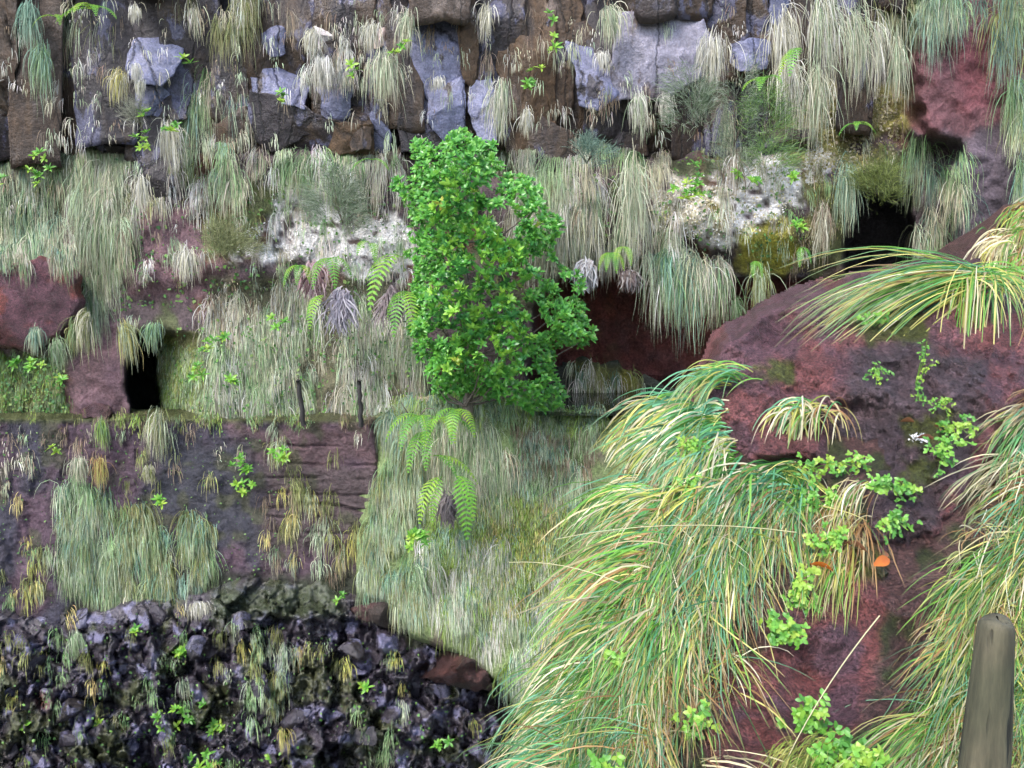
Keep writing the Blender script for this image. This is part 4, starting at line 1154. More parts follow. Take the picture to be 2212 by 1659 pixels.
# ------------------------------------------------------------------ the big bush
BUSH = [(905, 312), (945, 322), (985, 285), (1030, 300), (1062, 312), (1078, 395), (1150, 390), (1168, 440), (1215, 482), (1195, 540), (1218, 580), (1252, 600), (1250, 625), (1190, 640), (1250, 650), (1282, 738), (1235, 745), (1195, 745), (1195, 800), (1212, 868), (1175, 890), (1090, 875), (1030, 850), (960, 868), (915, 810), (895, 730), (890, 640), (905, 600), (885, 555), (895, 470), (885, 425), (845, 402), (895, 385)]
bush = empty('leafy_bush', P(1010, 890, 10.9))
tag(bush, 'tall bright green bush with glossy leaf rosettes in the centre', 'bush')
binv = np.array(bush.location)
ros = []
for s in range(6):
    v, f = rosette(s, 0.105, 0.040, 9 + s % 3)
    o = mesh('leaf_rosette', v, f, M_LEAF if s else M_YELLOW, smooth=True); ros.append((o.data, v, f)); bpy.data.objects.remove(o)


def bush_depth(px, py):
    s = -sd(BUSH, px, py)
    return 11.1 + .35 * fbm(px / 45, py / 45, 1.7, 2) - 1.15 * np.sqrt(np.clip(1 - (1 - np.clip(s / 125.0, 0, 1)) ** 2, 0, 1))


r = np.random.default_rng(99)
xy = sample_poly(BUSH, 4200, r, 20)
# spread evenly: drop those too close to one already kept, leave gaps by noise
keep = []
for q in xy:
    if fbm(q[0] / 44, q[1] / 44, 6.6, 2) < -0.24: continue
    if all((q[0] - k_[0]) ** 2 + (q[1] - k_[1]) ** 2 > 7.6 ** 2 for k_ in keep): keep.append(q)
    if len(keep) >= 1300: break
keep = np.array(keep)
dep = bush_depth(keep[:, 0], keep[:, 1]) + r.uniform(-.15, .5, len(keep)) * (r.random(len(keep)) < .6)
order = np.argsort(dep)
rest = []
for c_, i in enumerate(order):
    p = P(keep[i, 0], keep[i, 1], dep[i]) - binv
    s = r.uniform(.75, 1.15)
    # tilt: rosettes face outwards and up
    e = ((r.uniform(.35, 1.15)), r.normal(0, .45) + (keep[i, 0] - 1040) / 420.0, r.uniform(0, 6.28))
    dat, v, f = ros[0 if r.random() < .025 else r.integers(1, 6)]
    if c_ < 300:
        o = bpy.data.objects.new('leaf_rosette', dat); COL.objects.link(o); o.parent = bush
        o.location = p; o.rotation_euler = e; o.scale = (s, s, s)
    else:
        cx_, sx2 = math.cos(e[0]), math.sin(e[0]); cy_, sy2 = math.cos(e[1]), math.sin(e[1]); cz_, sz2 = math.cos(e[2]), math.sin(e[2])
        Rm = np.array([[cz_, -sz2, 0], [sz2, cz_, 0], [0, 0, 1]]); Ry_ = np.array([[cy_, 0, sy2], [0, 1, 0], [-sy2, 0, cy_]]); Rx_ = np.array([[1, 0, 0], [0, cx_, -sx2], [0, sx2, cx_]])
        rest.append((v * s @ (Ry_ @ Rx_ @ Rm).T + p, f))
v, f = join(rest)
tag(mesh('inner_foliage', v, f, M_LEAF, bush, smooth=True), kind='stuff')
v, f = tube([(0, 0, -.1), (.02, -.1, .35), (-.05, -.12, .8), (.02, -.15, 1.4), (-.05, -.1, 2.1), (-.1, -.1, 2.9)], .075, .02, 8)
mesh('trunk', v, f, M_BARK, bush, smooth=True)
br = []
for k in range(46):
    i = order[int(r.integers(0, len(order)))]
    e_ = P(keep[i, 0], keep[i, 1], dep[i] + .05) - binv
    zz = max(.1, e_[2] - r.uniform(.25, .8)); s_ = np.array([-.03, -.12, min(zz, 2.6)])
    mid = s_ * .45 + e_ * .55 + np.array([0, 0, -.08])
    o_ = tube([s_, s_ * .7 + mid * .3 + r.normal(0, .03, 3), mid + r.normal(0, .04, 3), e_], .018, .006, 5)
    mesh('branch', o_[0], o_[1], M_BARK, bush, smooth=True)


# ------------------------------------------------------------------ ferns
def frond(L, az, el, droop, seed, Wd=0.105, pairs=14):
    """one arching frond from the origin with paired leaflets"""
    r = random.Random(seed)
    p = np.zeros(3); d = np.array([math.cos(az) * math.cos(el), math.sin(az) * math.cos(el), math.sin(el)])
    parts = []; pts = [p.copy()]
    side0 = np.cross(d, [0, 0, 1.0]); side0 /= np.linalg.norm(side0) + 1e-6
    for k in range(pairs):
        p = p + d * L / pairs
        pts.append(p.copy())
        d = d + np.array([0, 0, -droop / pairs]); d /= np.linalg.norm(d)
        t_ = (k + 1) / pairs
        ln = Wd * L / 0.45 * min(1, t_ * 3.2) * (1.04 - t_) ** .65
        if t_ < .12: continue
        for s_ in (-1, 1):
            ax = side0 * s_ * .93 + d * .45; ax /= np.linalg.norm(ax)
            nn = np.cross(ax, d * s_); nn /= np.linalg.norm(nn) + 1e-6
            wv = np.cross(nn, ax)
            w_ = L / pairs * .24
            tip = p + ax * ln - nn * s_ * 0 + np.array([0, 0, -.12 * ln])
            mid = p + ax * ln * .5
            V = np.array([p - wv * w_ * .8, p + wv * w_ * .8, mid + wv * w_, mid - wv * w_, tip + wv * w_ * .15, tip - wv * w_ * .15])
            parts.append((V, np.array([[0, 1, 2, 3], [3, 2, 4, 5]])))
    return join(parts), tube(pts, .005, .002, 4)


def fern(px, py, Y, label, fr, seed):
    f0 = tag(empty('fern', P(px, py, Y - .36)), label, 'fern', 'ferns growing on the cliff')
    for k, (L, az, el, dr) in enumerate(fr):
        (v, f), (v2, f2) = frond(L * 1.4, math.radians(az), math.radians(el), dr, seed + k)
        fo = mesh('frond', v, f, M_FERN, f0)
        mesh('midrib', v2, f2, M_FERN, fo)
    return f0


FE = [
    (712, 560, 11.5, 'bright fern above the hanging white roots left of the bush', [(.42, 290, 20, 3), (.38, 240, 10, 3), (.33, 330, 25, 2.5), (.3, 200, 15, 3)]),
    (700, 640, 11.5, 'drooping fern just below the purple roots left of the bush', [(.42, 250, 15, 3.2), (.3, 220, 10, 3)]),
    (650, 575, 11.6, 'small yellowish fern at the left of the root clusters', [(.3, 230, 20, 3), (.27, 270, 20, 3), (.25, 310, 20, 3)]),
    (868, 555, 11.3, 'fern with long hanging fronds at the left side of the bush', [(.5, 320, 40, 2), (.7, 240, 10, 2.6), (.45, 200, 25, 2.6)]),
    (880, 630, 11.2, 'dark green fern drooping beside the bush at mid height', [(.5, 250, 0, 3), (.5, 285, 5, 3.2), (.35, 220, 10, 3)]),
    (800, 530, 11.5, 'pale fern on the lichened rock left of the bush', [(.3, 250, 40, 2.5), (.3, 290, 30, 3)]),
    (950, 905, 10.75, 'fern at the foot of the bush', [(.42, 200, 30, 2.2), (.4, 240, 20, 3), (.38, 300, 30, 2.5), (.35, 340, 30, 2)]),
    (925, 935, 10.7, 'pale fern hanging on the bank below the bush, highest of three', [(.45, 240, 10, 2.6), (.4, 270, 10, 3), (.3, 200, 20, 3)]),
    (935, 985, 10.65, 'arching fern frond reaching right on the bank', [(.48, 345, 10, 1.6), (.35, 320, 20, 2)]),
    (955, 1030, 10.6, 'fern with drooping fronds low on the bank', [(.5, 235, 10, 3), (.42, 250, -10, 3)]),
    (985, 1030, 10.6, 'yellowish fern low on the bank', [(.6, 290, 0, 3.2), (.5, 300, 20, 3)]),
    (905, 900, 10.6, 'bright fern spreading at the left foot of the bush', [(.4, 210, 25, 2.4), (.42, 245, 20, 2.6), (.36, 290, 30, 2.6), (.3, 180, 30, 2)]),
    (985, 885, 10.55, 'dark fern under the right side of the bush', [(.36, 220, 25, 2.6), (.4, 265, 20, 3), (.36, 310, 20, 2.6)]),
    (1648, 180, 11.4, 'bright yellow green fern under the pale curtain tuft on the right', [(.36, 250, 30, 2), (.3, 290, 40, 2), (.28, 210, 30, 2)]),
    (1725, 108, 11.3, 'fern between the two upper straw tufts on the right', [(.42, 240, 10, 2.5), (.35, 210, 0, 2.5)]),
    (1320, 548, 11.45, 'low fern under the overhang right of the bush', [(.26, 250, 20, 3), (.28, 280, 20, 3), (.25, 310, 20, 3), (.24, 220, 20, 3)]),
    (1345, 535, 11.45, 'small fern beside the low one under the overhang', [(.24, 240, 20, 3), (.26, 290, 20, 3)]),
    (200, 20, 11.5, 'bright fern at the top left among the hanging grass', [(.34, 200, 10, 1.4), (.34, 330, 15, 1.4), (.3, 260, 30, 2), (.28, 230, 25, 2), (.28, 300, 25, 2)]),
    (125, 38, 11.6, 'small fern left of the bright fern in the top left', [(.26, 220, 20, 2), (.24, 300, 20, 2)]),
    (805, 345, 11.5, 'broad leaved yellow green fern under the basalt ledge', [(.26, 220, 10, 1.5), (.24, 320, 10, 1.5)]),
    (1850, 270, 11.2, 'lime green fern on the mossy overhang at the right', [(.22, 200, 20, 2), (.22, 250, 30, 2), (.2, 300, 30, 2), (.2, 340, 20, 2)]),
    (1630, 565, 11.2, 'pale fern drooping from the yellow moss lump', [(.2, 250, 10, 3), (.2, 290, 10, 3)]),
    (1730, 535, 11.2, 'pale fern drooping from the right side of the yellow moss lump', [(.22, 250, 0, 3), (.2, 300, 10, 3)]),
]
for i, (px, py, Y, lab, fr) in enumerate(FE):
    fern(px, py, Y, lab, fr, 800 + 20 * i)


# ------------------------------------------------------------------ leafy plants on the rocks
def leafy(px, py, Y, size, label, seed, n=5, mat=None, L=.10, Wd=.034, group='bright leafy plants on the rocks', spread=.5):
    r = random.Random(seed)
    e = tag(empty('leafy_plant', P(px, py, Y)), label, 'plant', group)
    for k in range(n):
        v, f = rosette(seed * 7 + k, L * r.uniform(.8, 1.2), Wd, 8)
        a = r.uniform(.2, 1.2)
        o_ = mesh('leaf_rosette', v @ rot(r.uniform(0, 6.28), 0).T, f, mat or M_HERB, e, smooth=True)
        o_.rotation_euler = (a, r.uniform(-.5, .5), 0)
        o_.location = (r.uniform(-1, 1) * size * spread, r.uniform(-.12, 0), r.uniform(-1, 1) * size * spread)
    v, f = tube([(0, .06, -size * .3), (0, 0, 0), (size * .2, -.03, size * .3)], .007, .003, 5)
    mesh('stem', v, f, M_BARK, e)
    return e


LP = [
    (92, 350, 11.5, .22, 'yellow green leafy plant on the left grass curtain, upper rosettes', 4), (78, 378, 11.5, .25, 'yellow green leafy plant on the left grass curtain, lower rosettes', 4),
    (6, 395, 11.5, .16, 'leafy plant cut off by the left edge of the picture', 3),
    (305, 300, 11.55, .26, 'green leafy plant beneath the rounded blue grey block', 5), (372, 270, 11.55, .2, 'green rosette above a whitish tuft on the left cliff', 4),
    (325, 250, 11.6, .14, 'yellowish leafy sprig below the blue grey block', 3), (405, 130, 11.7, .12, 'small sprig on the right edge of the blue grey block', 2),
    (762, 155, 11.5, .14, 'grey green sprig between the broad white and large straw tufts', 3), (865, 105, 11.5, .2, 'blue green leafy plant by the large straw tuft', 4),
    (612, 210, 11.6, .16, 'green sprig hanging on the dark rock below the white blue block', 3), (1193, 95, 11.6, .2, 'bright leafy plant on the dark column above the bush', 4),
    (1192, 42, 11.6, .14, 'small leafy plant high on the dark column', 2), (1155, 165, 11.6, .18, 'leafy plant beside the rusty column right of the bush top', 3), (1130, 185, 11.6, .12, 'tiny leafy plant left of the rusty column tufts', 2),
    (1485, 380, 11.2, .26, 'bright green rosettes at the top of the plant on the overhang', 4), (1495, 410, 11.2, .3, 'bright green rosettes in the middle of the overhang', 4), (1470, 425, 11.2, .22, 'blue green rosettes below the bright ones on the overhang', 4),
    (1620, 240, 11.4, .18, 'green herb in the feathery shrub on the right', 3), (1595, 370, 11.25, .12, 'yellow green sprig on the white lichen', 2),
    (1620, 395, 11.2, .14, 'light green sprig right of the pinkish tuft', 3), (1710, 390, 11.2, .14, 'light green sprig left of the mossy lump', 3), (1720, 485, 11.15, .16, 'lime herb on top of the yellow moss lump', 4),
    (908, 1150, 10.35, .34, 'vivid green leafy plant on the grassy bank, alone', 9), (450, 745, 11.5, .16, 'bright leafy plant right of the tunnel', 4), (490, 732, 11.5, .1, 'small leafy sprig on the slope right of the tunnel', 2), (505, 820, 11.4, .12, 'light green sprig low on the earth slope', 3),
    (430, 800, 11.35, .2, 'lime herb on the mossy rock by the tunnel', 4), (85, 790, 11.4, .16, 'creeping green herb under the left red boulder', 5), (45, 785, 11.4, .12, 'creeping green herb left under the red boulder', 3), (135, 820, 11.4, .1, 'small yellowish herb by the dark hollow', 2),
    (605, 700, 11.4, .18, 'yellow green sprigs on the straw slope', 3), (115, 970, 11.2, .12, 'small sprig on the wall left of the yellow tufts', 2), (350, 1080, 11.15, .14, 'green sprig in the middle of the wall', 3),
    (522, 1000, 11.25, .22, 'trailing light green creeper on the wall', 6), (530, 1060, 11.2, .2, 'lower end of the trailing creeper on the wall', 5), (605, 970, 11.2, .22, 'pale herb hanging on the right half of the wall', 5),
    (395, 1395, 10.5, .2, 'bright green plant among the middle stones of the scree', 4), (370, 1545, 10.05, .3, 'bright green plant on the left side of the lower scree', 6), (425, 1530, 10.05, .24, 'bright green plant next to the lower scree stones', 4), (480, 1560, 10.0, .2, 'small bright plant on the lower scree', 4),
    (415, 1640, 9.8, .26, 'green plant at the bottom edge below the scree stones', 5), (460, 1635, 9.8, .24, 'yellow green plant at the bottom edge of the picture', 5), (605, 1640, 9.8, .24, 'yellow green plant at the bottom middle of the scree', 4),
    (220, 1560, 10.1, .12, 'small bright sprig beside the big pale stones', 2), (50, 1555, 10.1, .12, 'small bright sprig at the far left of the scree', 2), (790, 1480, 10.2, .1, 'yellow sprig in the dark scree', 2), (960, 1600, 10.1, .16, 'yellow green sprig near the right end of the scree', 3), (300, 1360, 10.6, .08, 'tiny sprig at the top of the scree', 2), (740, 1290, 10.9, .12, 'pale green sprout on the top of the slab rock', 2),
]
for i, (px, py, Y, s, lab, n_) in enumerate(LP):
    leafy(px, py, Y - .05, s, lab, 40 + i, n_)


# feathery shrubs
def feathery(px, py, Y, wd, ht, label, seed, cols, n=1500, up=1.0):
    r = np.random.default_rng(seed)
    e = tag(empty('feathery_shrub', P(px, py, Y)), label, 'shrub', 'feathery shrubs on the cliff')
    th = r.uniform(0, 6.28, n); rad = np.sqrt(r.random(n))
    nb_ = 9
    cb = r.normal(0, .3, (nb_, 2)) * [wd, ht]; ci = r.integers(0, nb_, n)
    p = np.stack([cb[ci, 0] + r.normal(0, .13, n) * wd, -np.abs(r.normal(.1, .12, n)), cb[ci, 1] + r.normal(0, .16, n) * ht], -1)
    d0 = np.stack([p[:, 0] / wd * 2 + r.normal(0, .4, n), r.normal(-.3, .4, n), r.normal(.5 * up, .5, n)], -1)
    col = np.array(cols)[r.integers(0, len(cols), n)] * (1 + r.normal(0, .15, (n, 1)))
    V, Fq, C = blades(p, d0, r.uniform(.05, .16, n), r.uniform(.003, .006, n), r.uniform(-.5, 1, n), np.clip(col, .02, .7), r, segs=3, tipmix=0)
    tag(mesh('foliage', V, Fq, M_GRASS, e, C), kind='stuff')
    for k in range(5):
        x1 = r.uniform(-wd * .4, wd * .4)
        v, f = tube([(0, .05, -ht * .5), (x1 * .5, -.08, -ht * .1), (x1, -.12, ht * .35)], .008, .003, 5)
        mesh('stem', v, f, M_BARK, e)


GG = [(.14, .2, .12), (.2, .25, .17), (.26, .3, .24), (.1, .15, .08)]
feathery(738, 425, 11.55, .42, .7, 'hazy grey green feathery shrub on the lichened rock left of the bush', 1, GG, 2600)
feathery(1500, 215, 11.35, .5, .6, 'soft grey green feathery shrub right of the large pale basalt face', 2, GG, 1800)
feathery(1590, 255, 11.4, .4, .7, 'feathery shrub between the white and straw tufts on the right', 3, GG, 1500)
feathery(1650, 260, 11.35, .5, .7, 'lush green feathery shrub below the straw tufts on the right', 4, [(.14, .26, .07), (.2, .33, .09), (.12, .2, .1)], 2200)
feathery(1268, 330, 11.5, .45, .25, 'small blue green feathery shrub on the dark rock right of the bush', 5, [(.12, .2, .16), (.18, .26, .2)], 900)
feathery(1900, 385, 11.3, .7, .4, 'yellow green feathery herbs over the dark recess', 6, [(.16, .2, .05), (.2, .25, .07), (.1, .13, .04)], 1800)
feathery(305, 255, 11.6, .2, .3, 'grey feathery sprig beneath the rounded blue grey block', 7, [(.25, .25, .2), (.2, .22, .16)], 500)
feathery(485, 520, 11.7, .6, .5, 'olive feathery herbs on the shelf left of the lichened rock', 8, [(.18, .2, .09), (.22, .24, .12), (.14, .17, .07)], 1800)


# hanging root clusters
def roots(px, py, Y, Lq, wq, label, seed, cols):
    r = np.random.default_rng(seed); n = 160; sc = Y / F
    off = r.normal(0, 1, (n, 3)) * [wq * .22 * sc, .04, Lq * .1 * sc]
    d0 = np.stack([r.normal(0, .25, n), -np.abs(r.normal(.3, .2, n)), r.normal(-.5, .2, n)], -1)
    col = np.array(cols)[r.integers(0, len(cols), n)] * (1 + r.normal(0, .15, (n, 1)))
    V, Fq, C = blades(off, d0, Lq * sc * r.uniform(.4, 1.1, n), r.uniform(.012, .028, n), np.full(n, 3.0), np.clip(col, .02, .8), r, segs=7, wig=.45, tipmix=0)
    o = mesh('hanging_roots', V, Fq, M_GRASS, col=C); o.location = P(px, py, Y)
    tag(o, label, 'roots')


roots(677, 575, 11.45, 75, 42, 'purplish cluster of dry hanging roots under the ferns', 1, [(.32, .2, .22), (.4, .3, .32), (.2, .12, .13)])
roots(738, 638, 11.4, 85, 34, 'white tassel of hanging roots below the bright fern', 2, [(.5, .47, .52), (.38, .35, .42), (.28, .25, .3)])
roots(845, 630, 11.4, 80, 22, 'dark thin hanging roots beside the bush', 3, [(.2, .16, .17), (.28, .24, .25)])
roots(1265, 570, 11.4, 60, 30, 'white lichened roots dangling at the cave mouth right of the bush', 4, [(.5, .5, .52), (.3, .28, .28)])
roots(1360, 590, 11.5, 45, 40, 'dark tangled roots hanging from the cave roof', 5, [(.12, .09, .09), (.3, .28, .28), (.18, .14, .13)])
roots(967, 1080, 10.6, 60, 26, 'dark withered fern roots hanging low on the bank', 6, [(.12, .1, .11), (.2, .17, .17)])

# ------------------------------------------------------------------ fence stakes on the ledge
for px0, px1, yt_, yb_, lab in ((644, 656, 822, 908, 'left of two thin dark stakes on the ledge'), (776, 780, 822, 910, 'right of two thin dark stakes on the ledge')):
    b0 = P(px1, yb_, 11.25); t0 = P(px0, yt_, 11.15)
    h = t0 - b0
    rr = np.random.default_rng(int(px0))
    pts = [b0 * 0 + h * k / 8 + np.array([rr.normal(0, .006), rr.normal(0, .006), 0]) for k in range(-1, 9)]
    v, f = tube(pts, .034, .027, 8)
    o = mesh('fence_stake', np.vstack([v, v[-8:].mean(0)[None] + [0, 0, .02]]), f, M_STAKE, smooth=True, tris=[[len(v) - 8 + k, len(v) - 8 + (k + 1) % 8, len(v)] for k in range(8)])
    o.location = b0
    tag(o, lab, 'stake', 'stakes on the ledge')

# bare twigs at the left foot of the bush
tw = tag(empty('bare_twig', P(905, 900, 10.9)), 'bare brown twig at the left foot of the bush', 'twig')
for a, b2, c2 in (((0, 0, 0), (-.12, -.1, .05), (-.25, -.12, .02)), ((-.12, -.1, .05), (-.16, -.12, .12), (-.2, -.14, .2)), ((0, 0, 0), (.1, -.1, .12), (.2, -.12, .12))):
    v, f = tube([a, b2, c2], .01, .005, 5); mesh('twig_branch', v, f, M_BARK, tw)

# ------------------------------------------------------------------ foreground grass
FGP = [(1290, 930), (1400, 850), (1480, 800), (1590, 795), (1530, 870), (1505, 930), (1570, 995), (1700, 975), (1830, 1020), (1700, 1120), (1700, 1260), (1620, 1400), (1530, 1480), (1530, 1700), (1080, 1700), (1170, 1500), (1250, 1250), (1300, 1050)]
FGR = [(2300, 690), (2190, 760), (2090, 930), (1990, 1120), (1935, 1300), (1850, 1480), (1770, 1700), (2400, 1700), (2400, 700)]
BOULDER_SKIP = [(1540, 820), (1650, 690), (1790, 650), (2200, 640), (2150, 800), (2050, 960), (1960, 1160), (1890, 1170), (1830, 1030), (1720, 985), (1570, 975), (1520, 900)]


def sweep(label, poly, tufts, per, Lm, pals, seed, az=205, spread=26, el=28, W=.0065, droop=2.0, sig=16, segs=7, depth=near_depth, lift=0.0, wig=.05, skip=None):
    """tussocks combed over the bank: blades leave upwards and bend over to the lower left"""
    r = np.random.default_rng(seed)
    cxy = sample_poly(poly, tufts, r)
    if skip: cxy = cxy[sd(skip, cxy[:, 0], cxy[:, 1]) > 0]
    cxy = cxy[fbm(cxy[:, 0] / 55, cxy[:, 1] / 45, seed * 1.3, 3) > -0.12]
    t_ = len(cxy)
    k = r.poisson(per, t_) + 4
    cid = np.repeat(np.arange(t_), k); n = len(cid)
    xy = cxy[cid] + r.normal(0, 1, (n, 2)) * [sig, sig * .6]
    dep = depth(xy[:, 0], xy[:, 1])
    root = P(xy[:, 0], xy[:, 1], dep + .03 - lift)
    a = np.radians(az + r.normal(0, spread * .6, t_)[cid] + r.normal(0, spread * .5, n))
    e = np.radians(el + r.normal(0, 13, n))
    d0 = np.stack([np.cos(a) * np.cos(e), np.sin(a) * np.cos(e), np.sin(e)], -1)
    L = r.uniform(*Lm, n) * r.uniform(.8, 1.15, t_)[cid]
    mixp = r.random(n) < .6
    col = np.where(mixp[:, None], pick(pals, t_, r)[cid], pick(pals, n, r)) * np.clip(1 + r.normal(0, .26, (n, 1)), .4, 1.6)
    V, Fq, C = blades(root, d0, L, W * r.uniform(.4, 1.55, n) * np.clip(dep / 4.0, .75, 1.6), droop * r.uniform(.7, 1.4, n), np.clip(col, .02, .85), r, segs=segs, wig=wig, face=(0, -1, .5), tipmix=.2, surf=depth, lay=0.16)
    return tag(mesh('long_grass', V, Fq, M_FGRASS, col=C), label, 'grass', kind='stuff')


FPAL = ['fgreen', 'fblue', 'fgreen', 'fgold', 'fstraw', 'fblue', 'fstraw', 'fgreen', 'fgold', 'fgreen', 'rust']
sweep('long green grass combed over the top of the near bank left of the boulder', [(1400, 940), (1470, 870), (1590, 830), (1560, 900), (1580, 990), (1450, 1030)], 46, 34, (.25, .55), ['fgreen', 'fblue', 'fblue', 'fgold', 'fstraw'], 201, az=200, el=5, spread=30, droop=1.6, W=.008, wig=.08)
sweep('golden green grass sweeping down the middle of the near bank', [(1400, 1030), (1560, 1020), (1700, 1000), (1790, 1050), (1700, 1120), (1610, 1200), (1510, 1320), (1440, 1400), (1340, 1320), (1380, 1130)], 165, 38, (.25, .68), FPAL, 202, az=220, el=-4, spread=42, droop=1.5, W=.007, wig=.12, sig=13)
sweep('long pale grass tumbling down the lower left of the near bank', [(1330, 1270), (1470, 1390), (1470, 1480), (1420, 1740), (1160, 1740), (1230, 1500)], 170, 38, (.18, .48), FPAL + ['fblue'], 203, az=220, el=-4, spread=42, droop=1.5, W=.005, wig=.12, sig=13)
sweep('dense striped grass filling the right edge of the near bank', [(2340, 720), (2290, 800), (2220, 950), (2150, 1140), (2090, 1300), (2050, 1450), (1990, 1740), (2480, 1740), (2480, 720)], 250, 38, (.2, .5), FPAL, 204, az=220, el=-4, spread=42, droop=1.5, W=.0054, wig=.12, sig=13)
sweep('dry grass above the boulder at the right edge', [(2160, 480), (2260, 430), (2300, 640), (2190, 620)], 34, 26, (.25, .45), ['fstraw', 'fgold', 'fgreen', 'rust'], 205, az=215, el=0, W=.007)
sweep('sparse grass hanging over the lower red earth', [(1750, 1030), (1860, 1050), (1870, 1220), (1760, 1250)], 18, 20, (.15, .36), ['fstraw', 'fgreen', 'fgold', 'rust'], 206, az=235, el=-5, W=.0055, wig=.1)
for zone_, lab_, sd_ in (([(1380, 960), (1570, 1000), (1790, 1050), (1650, 1240), (1500, 1480), (1430, 1740), (1160, 1740), (1300, 1300)], 'brown dead thatch under the sweeping grass', 211), ([(2300, 750), (2150, 1000), (2050, 1300), (1960, 1740), (2450, 1740), (2450, 750)], 'brown dead thatch under the right hand grass', 212)):
    sweep(lab_, zone_, 190, 14, (.08, .26), ['rust', 'brown', 'rust', 'fstraw', 'olive'], sd_, az=225, el=-5, spread=75, droop=1.6, W=.005, wig=.2, segs=4)
sweep('stray bent straws crossing the sweeping grass', [(1350, 980), (1560, 1020), (1700, 1050), (1620, 1400), (1500, 1700), (1200, 1700), (1300, 1250)], 60, 5, (.2, .5), ['fstraw', 'fblue', 'fgold', 'rust'], 209, az=250, el=5, spread=80, droop=1.5, W=.006, wig=.12)
sweep('stray bent straws crossing the right hand grass', [(2200, 900), (2400, 900), (2400, 1700), (2000, 1700), (2080, 1300)], 45, 5, (.2, .45), ['fstraw', 'fblue', 'fgold', 'rust'], 210, az=250, el=5, spread=80, droop=1.5, W=.005, wig=.12)
sweep('short weeds at the bottom of the near bank', [(1640, 1620), (1820, 1560), (1900, 1740), (1600, 1740)], 22, 16, (.06, .16), ['fgreen', 'fgold', 'lime'], 207, az=215, el=10, W=.004)


def tussock(px, py, Y, sets, label, seed):
    r = np.random.default_rng(seed)
    Vs = []; Cs = []; Fs = []; b_ = 0
    for n, az, sp, el, L0, L1, dr, pals in sets:
        off = r.normal(0, 1, (n, 3)) * [.07, .05, .03]
        a = np.radians(az + r.normal(0, sp, n)); e = np.radians(el + r.normal(0, 10, n))
        d0 = np.stack([np.cos(a) * np.cos(e), np.sin(a) * np.cos(e), np.sin(e)], -1)
        V, Fq, C = blades(off, d0, r.uniform(L0, L1, n), .0085 * r.uniform(.6, 1.25, n), dr * r.uniform(.85, 1.15, n), np.clip(pick(pals, n, r) * (1 + r.normal(0, .12, (n, 1))), .02, .85), r, segs=9, wig=.03, face=(0, -1, .6))
        Vs.append(V); Cs.append(C); Fs.append(Fq + b_); b_ += len(V)
    o = mesh('grass_tussock', np.vstack(Vs), np.vstack(Fs), M_FGRASS, col=np.vstack(Cs))
    o.location = P(px, py, Y)
    return tag(o, label, 'grass tussock')


tussock(2120, 600, float(near_depth(2115., 620.)) - .18, [(220, 188, 6, 5, .75, 1.4, 1.05, ['fgreen', 'fblue', 'fgreen', 'fgold']), (60, 192, 5, -8, .8, 1.3, .55, ['fstraw', 'fgold', 'rust']), (90, 235, 18, 5, .6, 1.05, 5.5, ['fgold', 'fgreen', 'fstraw']), (60, 330, 30, 20, .3, .55, 2.6, ['fgreen', 'fgold'])],
        'large arching grass tussock sweeping left across the top of the red boulder', 31)
tussock(1745, 885, float(near_depth(1745., 890.)) - .03, [(90, 205, 25, 20, .2, .38, 3.2, ['fgreen', 'fblue', 'fgold', 'fstraw']), (50, 300, 40, 20, .2, .34, 3.4, ['fgold', 'fstraw', 'rust'])],
        'small drooping grass tussock below the middle of the red boulder', 32)
tussock(1575, 815, float(near_depth(1585., 830.)) - .03, [(90, 195, 18, 22, .25, .45, 2.0, ['fgreen', 'fblue', 'fgold'])], 'green grass tussock at the left foot of the red boulder', 33)


# ------------------------------------------------------------------ herbs on the near bank
def herb(px, py, Y, wq, hq, n, label, seed, size=.035, mat=None):
    """sprawling stems with lobed leaflets in threes"""
    r = np.random.default_rng(seed); sc = Y / F
    e = tag(empty('creeping_herb', P(px, py, Y)), label, 'plant', 'creeping herbs on the near bank')
    v0, f0 = leaf_shape(1, .62, .2, .25, 4)
    for s_ in range(max(4, n // 4)):
        x1, z1 = r.uniform(-.5, .5) * wq * sc, r.uniform(-.5, .5) * hq * sc
        pts = [np.array([0, .04, 0]), np.array([x1 * .5, -.03, z1 * .5 + .02]), np.array([x1, -.05 + r.normal(0, .01), z1])]
        parts = []
        for k in range(6):
            q = pts[1] + (pts[2] - pts[1]) * (k / 5.0) + r.normal(0, .8, 3) * size * [1, .6, 1]
            a0 = r.uniform(0, 6.28)
            for j_ in range(3):
                Rm = rot(a0 + (j_ - 1) * 1.1, r.normal(.2, .3), r.normal(0, .3))
                vv = (v0 * size * r.uniform(.7, 1.1)) @ Rm.T
                vv = vv @ rot(0, 0, 1.05).T
                parts.append((vv + q, f0))
        v, f = join(parts)
        tag(mesh('leaf_spray', v, f, mat or M_HERB, e), kind='stuff')
        v, f = tube(pts, .0025, .0015, 4)
        mesh('stem', v, f, M_HERB, e)


